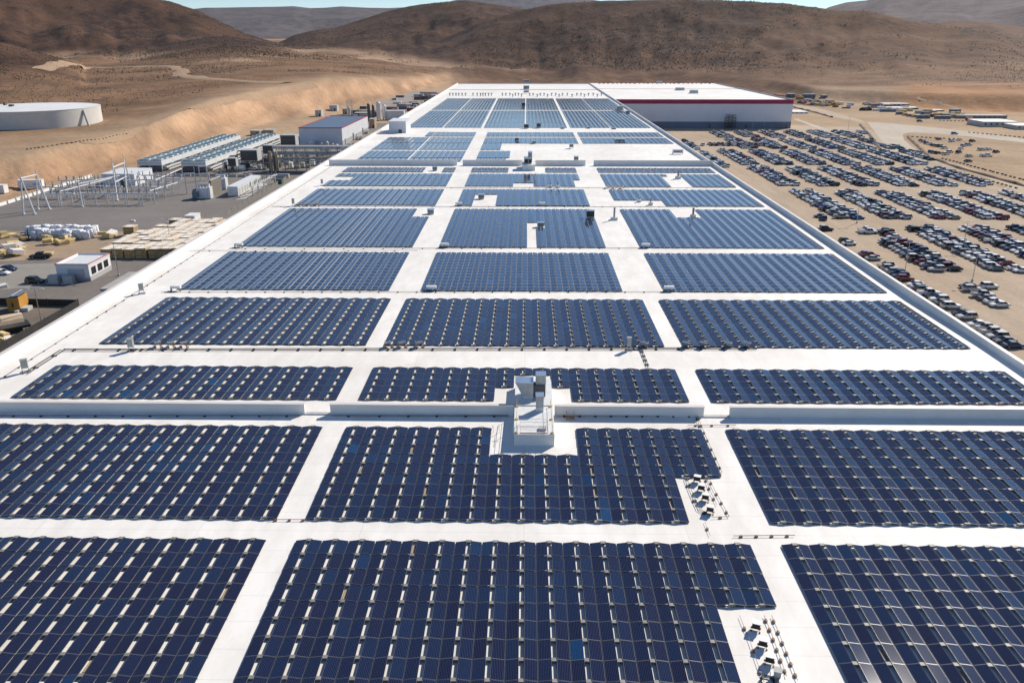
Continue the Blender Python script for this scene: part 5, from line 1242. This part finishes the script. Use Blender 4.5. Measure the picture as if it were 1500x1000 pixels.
# ------------------------------------------------------------------ vehicles
def paint(name,c,rough=.25):
    m=mat('paint_'+name,c,rough,var=.03,scale=.5,spec=.6); return m
PAINTS=[('white',(.82,.81,.79)),('white',(.78,.77,.75)),('silver',(.52,.52,.52)),('grey',(.16,.165,.17)),('black',(.012,.012,.014)),('black',(.02,.02,.022)),('dark blue',(.02,.045,.12)),('dark red',(.20,.015,.02)),('tan',(.38,.32,.25)),('bright blue',(.03,.14,.36)),('lime green',(.42,.62,.03))]
WGT=[30,10,16,9,17,6,5,9,2.5,1.5,0]
PM={n:paint(n.replace(' ','_'),c) for n,c in PAINTS}
KIND={'sedan':(4.7,1.82,.98,1.45,[(-2.35,.55,.80),(-2.2,.42,.95),(-1.35,.40,1.0),(.9,.40,.98),(2.1,.42,.78),(2.35,.5,.62)],(-1.75,-1.05,.35,1.15)),
 'suv':(4.75,1.9,1.08,1.74,[(-2.37,.6,1.05),(-2.3,.45,1.10),(.9,.45,1.08),(1.2,.45,1.05),(2.25,.48,.92),(2.37,.55,.7)],(-2.2,-1.85,.25,1.05)),
 'pickup':(5.8,1.95,1.12,1.85,[(-2.9,.6,1.08),(-2.85,.5,1.12),(-.9,.5,1.10),(.9,.5,1.12),(2.7,.52,1.02),(2.9,.6,.8)],(-.95,-.75,.75,1.35))}
def car_parts(kind):
    Ln,W,belt,top,st,cab=KIND[kind]; hw=W/2
    b=MB(); n=len(st); ring=[]
    for x,z0,z1 in st:
        f=1-.10*(abs(x)/(Ln/2))**3
        ring.append([(x,-hw*f*.94,z0*.75),(x,-hw*f,z0+.12),(x,-hw*f*.96,z1-.06),(x,-hw*f*.86,z1),(x,hw*f*.86,z1),(x,hw*f*.96,z1-.06),(x,hw*f,z0+.12),(x,hw*f*.94,z0*.75)])
    vs=[p for r in ring for p in r]; fs=[(i*8+k,i*8+(k+1)%8,(i+1)*8+(k+1)%8,(i+1)*8+k) for i in range(n-1) for k in range(8)]
    fs += [tuple(range(7,-1,-1)), tuple(range((n-1)*8,n*8))]
    b.add(vs,fs)
    # roof skin and pillars in paint
    xb,xbt,xft,xf=cab; t=.80; zr_=top
    b.add([(xbt,-hw*t,zr_),(xft,-hw*t,zr_),(xft,hw*t,zr_),(xbt,hw*t,zr_),(xbt+.08,-hw*t*.9,zr_+.05),(xft-.08,-hw*t*.9,zr_+.05),(xft-.08,hw*t*.9,zr_+.05),(xbt+.08,hw*t*.9,zr_+.05)],[(0,1,5,4),(1,2,6,5),(2,3,7,6),(3,0,4,7),(4,5,6,7)])
    for s in (-1,1):
        for a,c in ((xb,xbt),(xf,xft),((xb+xf)/2,(xbt+xft)/2)): b.bar((a,s*hw*.88,belt-.02),(c,s*hw*t,zr_),.05)
    if kind=='pickup':
        b.box(-2.85,-1.0,-hw*.9,-hw*.8,1.1,1.32).box(-2.85,-1.0,hw*.8,hw*.9,1.1,1.32).box(-2.88,-2.8,-hw*.8,hw*.8,1.1,1.32)
    g=MB(); q=.985
    g.add([(xb,-hw*.86,belt-.02),(xf,-hw*.86,belt-.02),(xf,hw*.86,belt-.02),(xb,hw*.86,belt-.02),(xbt,-hw*t*q,zr_-.01),(xft,-hw*t*q,zr_-.01),(xft,hw*t*q,zr_-.01),(xbt,hw*t*q,zr_-.01)],[(0,1,5,4),(1,2,6,5),(2,3,7,6),(3,0,4,7)])
    wl=[(sx*Ln*.31+ .05,sy*(hw-.12)) for sx in (-1,1) for sy in (-1,1)]
    return b,g,wl
CP={k:car_parts(k) for k in KIND}
def fixn(mb,name,mats,smooth=False):
    me=mb.mesh(name,mats); bm=bmesh.new(); bm.from_mesh(me); bmesh.ops.recalc_face_normals(bm,faces=bm.faces[:]); bm.to_mesh(me); bm.free(); return me
wm=MB(); wm.cyl((0,-.11,0),(0,.11,0),.34,n=12); WME=fixn(wm,'wheel',TYRE); 
rm=MB(); rm.cyl((0,-.115,0),(0,.115,0),.2,n=8); RME=fixn(rm,'rim',STEEL)
hm=MB(); hm.cb((0,0,0),(.06,.32,.12)); HME=fixn(hm,'headlight',mat('lamp_glass',(.7,.7,.68),.1,var=.05,scale=3)); TME=fixn(hm,'tail_light',mat('tail_red',(.30,.01,.01),.2,var=.05,scale=3))
CM={}
def car_mesh(kind,col,lod):
    key=(kind,col,lod)
    if key in CM: return CM[key]
    b,g,wl=CP[kind]
    if lod=='body': m=(fixn(b,'body',PM[col]), fixn(g,'window',GLASS))
    else:
        c=MB(); c.add(b.v,b.f,0); c.add(g.v,g.f,1)
        for x,y in wl: c.cyl((x,y-.11,.34),(x,y+.11,.34),.34,n=8,mi=2)
        m=fixn(c,'parked_car',[PM[col],GLASS,TYRE])
    CM[key]=m; return m
def car(P,rz,kind,col,label,parts,group=None):
    nm={'sedan':'parked_car','suv':'parked_suv','pickup':'parked_pickup'}[kind]
    if not parts:
        o=place(car_mesh(kind,col,'one'),nm,None,P,rz); return tag(o,label,'car',group)
    r=thing(nm,label,'car',P,rz,group); bo,gl_=car_mesh(kind,col,'body')
    body=place(bo,'body',r); place(gl_,'window',r)
    for x,y in CP[kind][2]:
        w_=place(WME,'wheel',r,(x,y,.34)); place(RME,'rim',w_)
    Ln=KIND[kind][0]/2; zz=KIND[kind][2]-.28; hw=KIND[kind][1]/2*.7
    for s in (-1,1): place(HME,'headlight',r,(Ln-.06,s*hw,zz)); place(TME,'tail_light',r,(-Ln+.04,s*hw,zz+.05))
    return r
car(gl(52,414.5),R(-4),'suv','black','dark grey suv parked left of the gatehouse transformers',True)
car(gl(13,396),R(-8),'sedan','dark blue','dark blue car parked near the left edge beside a white one',True)
car(gl(3,402),R(-8),'sedan','white','white car cut by the left edge beside the dark blue car',True)
r=car(gl(60,378),R(185),'pickup','black','black pickup loaded with yellow bales behind the gatehouse',True)
b=MB(); b.box(-3.6,-1.2,-.85,.85,1.15,1.75); o=b.build('bale_load',YEL,None,r.location,r.rotation_euler.z,bevel=.06); tag(o,'yellow bale load on the black pickup behind the gatehouse','bale')
for i,(x,y,k,c,l) in enumerate(((195,259,'sedan','grey','grey car parked on dirt behind grey barriers, left one'),(232,259.5,'sedan','silver','silver car parked on dirt behind the grey barriers'),(372,251,'sedan','white','white car parked beside the plant skids'))):
    car(gl(x+130 if i<2 else x,y-2),R(3),k,c,l,False)
# parking lots
cars=[]
def add(x,y,rz,lot): cars.append((x,y,rz,lot))
BANDS=[(197,214,'nearest'),(225,292,'second'),(303,362,'third'),(374,424,'fourth'),(434,489,'fifth'),(500,548,'sixth'),(562,610,'farthest')]
YB_=lambda py: gr(1200,py).y
BANDS=[(YB_(450),YB_(416),'nearest'),(YB_(398),YB_(332),'second'),(YB_(321),YB_(281),'third'),(YB_(273),YB_(246),'fourth'),(YB_(242),YB_(221),'fifth'),(YB_(218.5),YB_(204),'sixth'),(YB_(202),YB_(193),'farthest')]
def xlim(y):
    "right edge of the lot beside the haul road"
    pts_=[(1500,290),(1475,278),(1400,247),(1350,224),(1285,207),(1276,196),(1272,190)]
    q=[gr(*p) for p in pts_]
    for a,c in zip(q,q[1:]):
        if a.y<=y<=c.y: return a.x+(c.x-a.x)*(y-a.y)/(c.y-a.y)
    return 400 if y<q[0].y else q[-1].x
for bi,(ya,yb,bn) in enumerate(BANDS):
    for k in range(16):
        xc=121.6+18.05*k
        if bi==6 and k<1 : pass
        skip=rng.uniform(0,2.2)
        for s in (-1,1):
            y=ya+rng.uniform(0,2.5)*(1 if bi else 2)
            yend=yb-rng.uniform(0,4)
            if bi==0 and s==-1 and k==0: pass
            if bi==5 and k==0: yend=yb-10
            while y<yend:
                x=xc+s*2.75
                if x<xlim(y)-3 and not (bi==6 and x<136) and not (bi==5 and x<130) and not(bi==1 and k==0 and y>265 and rng.random()<.6) and not (bi==0 and k==0 and s==1 and y<207) and rng.random()>.018:
                    add(x+rng.uniform(-.35,.35),y,(0 if rng.random()<.5 else math.pi)+rng.uniform(-.04,.04),('%s band'%bn,k,s))
                y+=2.72
y=165.0
while y<232:
    if rng.random()>.08: add(105.6+rng.uniform(-.3,.3),y,rng.choice((0,math.pi))+rng.uniform(-.05,.05),('line along the factory wall, near part',0,0))
    y+=2.75
for px,py in ((1182,352),(1201,318.5),(1206,322)): 
    p=gr(px,py); add(p.x,p.y,math.pi*rng.random(),('strays by the factory wall',0,0))
y=gr(1240,354).y
for py in (356,359,336,338,374.5,377.5,381): 
    p=gr({356:1240,359:1238,336:1207,338:1210,374.5:1258,377.5:1262,381:1268}[py],py); add(105.6,p.y,0,('line along the factory wall, middle part',0,0))
y=430.0
while y<560:
    if (432<y<492 or 505<y<552) and rng.random()>.06: add(105.6+rng.uniform(-.3,.3),y,rng.choice((0,math.pi)),('line along the factory wall, far part',0,0))
    y+=2.75
pa=gr(1026,213.5); pb=gr(1122,213.5); n_=int((pb.x-pa.x)/2.7)
for r_ in range(2):
    for i in range(n_): 
        if rng.random()>.06: add(pa.x+(pb.x-pa.x)*(i+.5)/n_,pa.y+r_*6.2,math.pi/2+rng.uniform(-.04,.04),('short double row facing the camera behind the factory',0,r_))
for px,py in ((1375,205),(1394,208),(1350,207),(1353,208.5),(1357,211),(1362,212),(1367,214),(1372,215),(1378,215.5),(1383,218),(1364,224),(1369,225),(1374,225.5),(1385,227),(1391,224),(1407,219),(1411,215),(1418,213.5),(1404,224.5),(1441,220),(1448,220),(1437,220.5),(1459,224),(1419,230),(1439,229),(1446,229.5),(1418,237.5),(1424,208),(1405,206)):
    p=gr(px,py); add(p.x,p.y,R(20)+rng.uniform(-.3,.3),('scattered lot beyond the haul road',0,0))
for px,py in ((1066,199),(1398,197),(1347,178.5)):
    p=gr(px,py); add(p.x,p.y,0,('strays on open dirt',0,0))
VIS=[]
for c in cars:
    v=Vector((c[0],c[1],ZR))-Vector((0,0,H)); wz=v.dot(FW); px=750+F*v.dot(RT)/wz; py=500-F*v.dot(UP)/wz
    # roof edge of the factory hides whatever lies left of it
    e=gp(px,py,PTOP_Z).x
    if -20<px<1512 and py<560 and e>XR+.5: VIS.append((wz,c,px,py))
VIS.sort(key=lambda q:q[0])
print('cars in view',len(VIS))
def pick():
    col=rng.choices([p[0] for p in PAINTS],WGT)[0]; kind=rng.choices(['sedan','suv','pickup'],[5,4,1.6])[0]; return kind,col
lanes={}
for wz,c,px,py in VIS[:300]: lanes.setdefault(c[3],[]).append(c)
LN='first second third fourth fifth sixth seventh eighth ninth tenth eleventh twelfth thirteenth fourteenth fifteenth sixteenth'.split()
mass={}
for i,(wz,c,px,py) in enumerate(VIS):
    kind,col=pick(); x,y,rz,lot=c
    if kind=='pickup' and rng.random()<.4: rz=0
    if abs(px-1222)<3 and abs(py-268)<3: col='lime green'
    P=Vector((x,y,ZR+.04))
    if i<300:
        idx=sorted(lanes[lot],key=lambda q:q[1]).index(c)
        if 'band' in lot[0]: lb='%s %s, %s from the near end, %s file of %s row, %s'%(col,kind,od(idx),'left' if lot[2]<0 else 'right',LN[lot[1]],lot[0])
        else: lb='%s %s, %s from the camera in the %s'%(col,kind,od(idx),lot[0]+(' rear file' if lot[2] else ''))
        car(P,rz,kind,col,lb,i<60,'cars parked on the dirt lot')
    else: mass.setdefault((kind,col),[]).append((P,rz))
c=MB(); mats=[]; mi={}
V=[];Fq=[];Mi=[]
for (kind,col),lst in mass.items():
    me=car_mesh(kind,col,'one'); ids=[]
    for m in me.materials:
        if m.name not in mi: mi[m.name]=len(mats); mats.append(m)
        ids.append(mi[m.name])
    vv=[v.co.copy() for v in me.vertices]; ff=[tuple(p.vertices) for p in me.polygons]; pm=[ids[p.material_index] for p in me.polygons]
    for P,rz in lst:
        T=Matrix.Translation(P)@Matrix.Rotation(rz,4,'Z'); n=len(c.v); c.v+= [tuple(T@v) for v in vv]; c.f+=[tuple(q+n for q in f) for f in ff]; c.m+=pm
if c.v: tag(place(c.mesh('distant_cars',mats),'distant_cars'),'mass of distant parked cars filling the back of the dirt lot','cars',None,'stuff')
for px,py,l in ((1196,238,'left of the fourth band'),(1410,365,'between the white cars'),(1242,193,'at the far right lot end'),(1102,190.5,'left one before the wing wall'),(1119,190.5,'right one before the wing wall'),(1255,327,'at aisle of third row'),(1325,400,'by the nearest aisle'),(1424,412,'behind the dark nearest cars')):
    lamp(px,py,9 if py>200 else 11,'slim parking lot light pole '+l,ZR,1.2)
# ------------------------------------------------------------------ works yard on the right
def long_box(x0,x1,py,hp,dpt,m,label,name='container',cat='container',roof=None):
    a,W,h=gb(x0,x1,py,hp,ZR); r=thing(name,label,cat,(a.x,a.y,ZR),0); b=MB(); b.box(0,W,0,dpt,0,h); b.build('body',m,r); b=MB(); b.box(-.15,W+.15,-.15,dpt+.15,h,h+.2); b.build('roof',roof or m,r)
    n=max(1,int(W/4)); b=MB()
    for i in range(n): b.box((i+.3)*W/n,(i+.6)*W/n,-.06,0,h*.35,h*.75)
    b.build('window_band' if cat!='container' else 'rib',DSTEEL,r); return r
RB=lambda a,c: (1260+a/6.25,120+c/6.25)
CT=[(190,330,275,22,BGC,'blue-grey container row at the left of works yard'),(335,400,300,24,mat('mauve_box',(.25,.22,.25),.6,var=.1,scale=.5),'mauve container left of the first yellow one'),(400,435,310,22,YEL,'first yellow container in the works yard'),(437,480,318,22,MATS['mauve_box'],'mauve container between the two yellow ones'),(480,522,325,22,YEL,'second yellow container in the works yard'),(524,640,336,28,BGC,'long blue-grey container right of the yellow ones'),(565,640,300,24,GRNC,'dark green container behind the long blue-grey one'),(642,700,320,22,REDC,'red container in the middle of works yard'),(690,830,340,26,BGC,'second long blue-grey container in the works yard'),(755,865,318,20,GRNC,'teal container behind the second blue-grey one')]
for a,b_,y,h_,m,l in CT: x0,py=RB(a,y); x1,_=RB(b_,y); long_box(x0,x1,py,h_/6.25,3,m,l)
for a,b_,y,h_,m,dp_,l,rf in ((220,450,222,20,LGREY,12,'long pale-roofed shelter at the back of the works yard',WHITE),(225,530,252,14,GRNC,14,'long low shelter with sunlit roof behind the containers',PTOP),(640,770,270,10,TANP,10,'tan low sheds in middle of works yard',PTOP),(890,1340,336,26,mat('tan_cabin',(.34,.29,.25),.7,var=.15,scale=.2),10,'long brown site cabin row right of the containers',CONC),(1120,1430,412,44,mat('cream_cabin',(.55,.52,.46),.7,var=.08,scale=.2),24,'white modular office with bright flat roof at right',WHITE),(1430,1640,438,36,MATS['cream_cabin'],18,'white modular office cut by the right edge',WHITE)):
    x0,py=RB(a,y); x1,_=RB(b_,y); long_box(x0,x1,py,h_/6.25,dp_,m,l,'site_cabin','site cabin',rf)
for x0,x1,y,h_,l in ((1153,1164,143.5,5.5,'dark site cabin on orange dirt, leftmost behind the wing'),(1177,1194,144,5.5,'longest dark site cabin behind the wing'),(1204,1212,144.5,4.5,'small dark site cabin right of the longest one')): long_box(x0,x1,y,h_,6,BGC,l,'site_cabin','site cabin',LGREY)
r2=random.Random(9); cnt={}
for x in sorted(r2.uniform(1170,1430) for _ in range(64)):
    y=(150+(x-1170)*.075)+r2.uniform(-5,5) if x<1290 else (161+(x-1290)*.09)+r2.uniform(-7,4)
    P=gr(x,y); m=r2.choice([DSTEEL,LGREY,BGC,TANP,WHITE,REDC,YEL,WHITE,ORNG]); nmz={**CN,'red_container':'red','yellow_bale':'yellow','orange_shed_wall':'orange'}[m.name]; cnt[nmz]=cnt.get(nmz,0)+1
    W,D,h=r2.uniform(1.2,5.5),r2.uniform(2,4),r2.uniform(1.2,3.2)
    r=thing('storage_crate','%s crate, %s of its colour from left in the works yard'%(nmz,od(cnt[nmz]-1)),'storage box',P,r2.uniform(-.4,.4)); b=MB(); b.box(-W,W,-D/2,D/2,.15,h); b.build('body',m,r); b=MB(); b.box(-W,-W+.3,-D/2,D/2,0,.15).box(W-.3,W,-D/2,D/2,0,.15); b.build('skid',BLACK,r)
def mound(px,py,w,h,m,label,z=ZR):
    P=gp(px,py,z); k=mp(P); bm=bmesh.new(); bmesh.ops.create_icosphere(bm,subdivisions=4,radius=1)
    for v in bm.verts:
        n_=.22*math.sin(v.co.x*5+px)+.18*math.sin(v.co.y*7+px*2)+.1*math.sin(v.co.x*13+v.co.y*11)
        v.co=Vector((v.co.x*w*k/2*(1+n_*.35),v.co.y*w*k/3,max(-.3,v.co.z*h*k*(1+n_*.5)))) 
    me=bpy.data.meshes.new('dirt_mound'); bm.to_mesh(me); bm.free(); me.materials.append(m); me.shade_smooth(); tag(place(me,'dirt_mound',None,P),label,'mound')
mound(1268,162,18,5,mat('black_earth',(.06,.05,.045),.95,var=.2,scale=.3),'black earth mound at the left of works yard')
mound(1142,141,22,3.2,ORDIRT,'orange dirt mound directly behind the wing corner'); mound(1172,142,16,2.4,ORDIRT,'orange dirt mound between the dark cabins'); mound(1190,154,28,2.6,ORDIRT,'orange dirt heap left of the yellow machines'); mound(1285,150,30,2,ORDIRT,'low orange heap behind the pale shelters')
def digger(px,py,s,label,m=None):
    P=gr(px,py); r=thing('excavator',label,'excavator',P,rng.uniform(0,6)); m=m or YEL
    b=MB(); b.box(-2*s,2*s,-1.5*s,-.8*s,0,.9*s).box(-2*s,2*s,.8*s,1.5*s,0,.9*s); b.build('track',BLACK,r); b=MB(); b.box(-2*s,1.4*s,-1.3*s,1.3*s,1*s,2.2*s); b.build('body',m,r); b=MB(); b.box(.1*s,1.4*s,-1.3*s,-.1*s,2.2*s,3.2*s); b.build('cab',GLASS,r); b=MB(); b.bar((1.2*s,.5*s,2*s),(4*s,.5*s,4.2*s),.3*s).bar((4*s,.5*s,4.2*s),(5.4*s,.5*s,1.2*s),.24*s).cb((5.4*s,.5*s,.9*s),(1*s,1*s,.8*s)); b.build('boom',m,r)
for i,(x,y,l) in enumerate(((1202,154.5,'left yellow excavator on the dirt behind wing'),(1224,157,'orange excavator at the edge of the works yard'),(1213,155.5,'middle yellow excavator behind the wing'),(1349,223,'small yellow excavator beside the haul road'))): digger(x,y,1.3 if i<3 else .6,l,ORNG if i==1 else None)
# kerb blocks and berms
kb=MB(); kb.box(-.75,.75,-.3,.3,0,.55); KME=fixn(kb,'kerb_block',mat('dark_kerb_block',(.13,.105,.085),.9,var=.2,scale=1))
def blocks(a,c,n,nm):
    p,q=gr(*a),gr(*c); ang=math.atan2(q.y-p.y,q.x-p.x)
    for i in range(n):
        e=p+(q-p)*(i/(n-1)); o=place(KME,'kerb_block',None,(e.x+rng.uniform(-.3,.3),e.y+rng.uniform(-.3,.3),ZR+.02),ang); tag(o,'dark kerb block, %s from the left %s'%(od(i),nm),'kerb block','dark kerb blocks along dirt roads')
blocks(RB(920,835),RB(1420,975),14,'of the line beside the lot corner'); blocks(RB(760,705),RB(1500,900),22,'of the line above the dirt berm'); blocks(RB(440,502),RB(900,528),12,'of the line behind the scattered lot'); blocks(RB(730,355),RB(1010,362),9,'of the line before the works yard'); blocks(RB(1000,465),RB(1500,512),13,'of the line along the concrete road')
sp=[on_terrain(x,y) for x,y in ((40,220),(60,217),(85,213),(110,210),(130,208),(150,205),(168,202),(185,199))]
for i in range(26):
    t=i/25*7; k=min(6,int(t)); e=sp[k]+(sp[k+1]-sp[k])*(t-k); o=place(KME,'kerb_block',None,(e.x,e.y,tz(e.x,e.y)),.3); o.scale=(rng.uniform(.5,.9),.8,.8); tag(o,'dark block, %s from the left along the bench road below the tank'%od(i),'kerb block','dark kerb blocks along dirt roads')
def berm(pl,w,h,label):
    ps=[gr(*q) for q in pl]; b=MB(); prev=None; o=ps[0]
    pp=[]
    for p,q in zip(ps,ps[1:]):
        n=max(2,int((q-p).length/6)); pp+=[p+(q-p)*(i/n) for i in range(n)]
    pp.append(ps[-1]); vs=[]
    for i,p in enumerate(pp):
        d=(pp[min(i+1,len(pp)-1)]-pp[max(i-1,0)]).normalized(); nv=Vector((-d.y,d.x,0)); f=1+.25*math.sin(i*1.7)+.15*math.sin(i*4.1)
        vs += [p-o-nv*w, p-o-nv*w*.35+Vector((0,0,h*f)), p-o+nv*w*.3+Vector((0,0,h*f*.95)), p-o+nv*w]
    b.add(vs,[(4*i+k,4*i+k+1,4*i+k+5,4*i+k+4) for i in range(len(pp)-1) for k in range(3)])
    ob=b.build('dirt_berm',mat('berm_dirt',(.15,.095,.055),.95,var=.2,scale=.3,bump=.4),None,o,smooth=True); tag(ob,label,'berm')
berm([RB(440,510),RB(560,620),RB(640,695),RB(900,790),RB(1500,955),RB(1900,1060)],1.3,.9,'long dark dirt berm along the haul road to the right edge'); berm([RB(0,395),RB(90,490),RB(190,625)],1.2,.9,'short dark dirt berm between the lot and concrete road')
a_=lambda x,y:(1020+x/6.25,120+y/6.25)
berm([a_(880,230),a_(1100,285),a_(1240,325)],1.5,1.0,'thin dark berm right of the wing corner')
long_box(1158,1184,166.5,2.0,26,WHITE,'flat white slab of covered goods right of the wing','site_cabin','covered goods',WHITE)
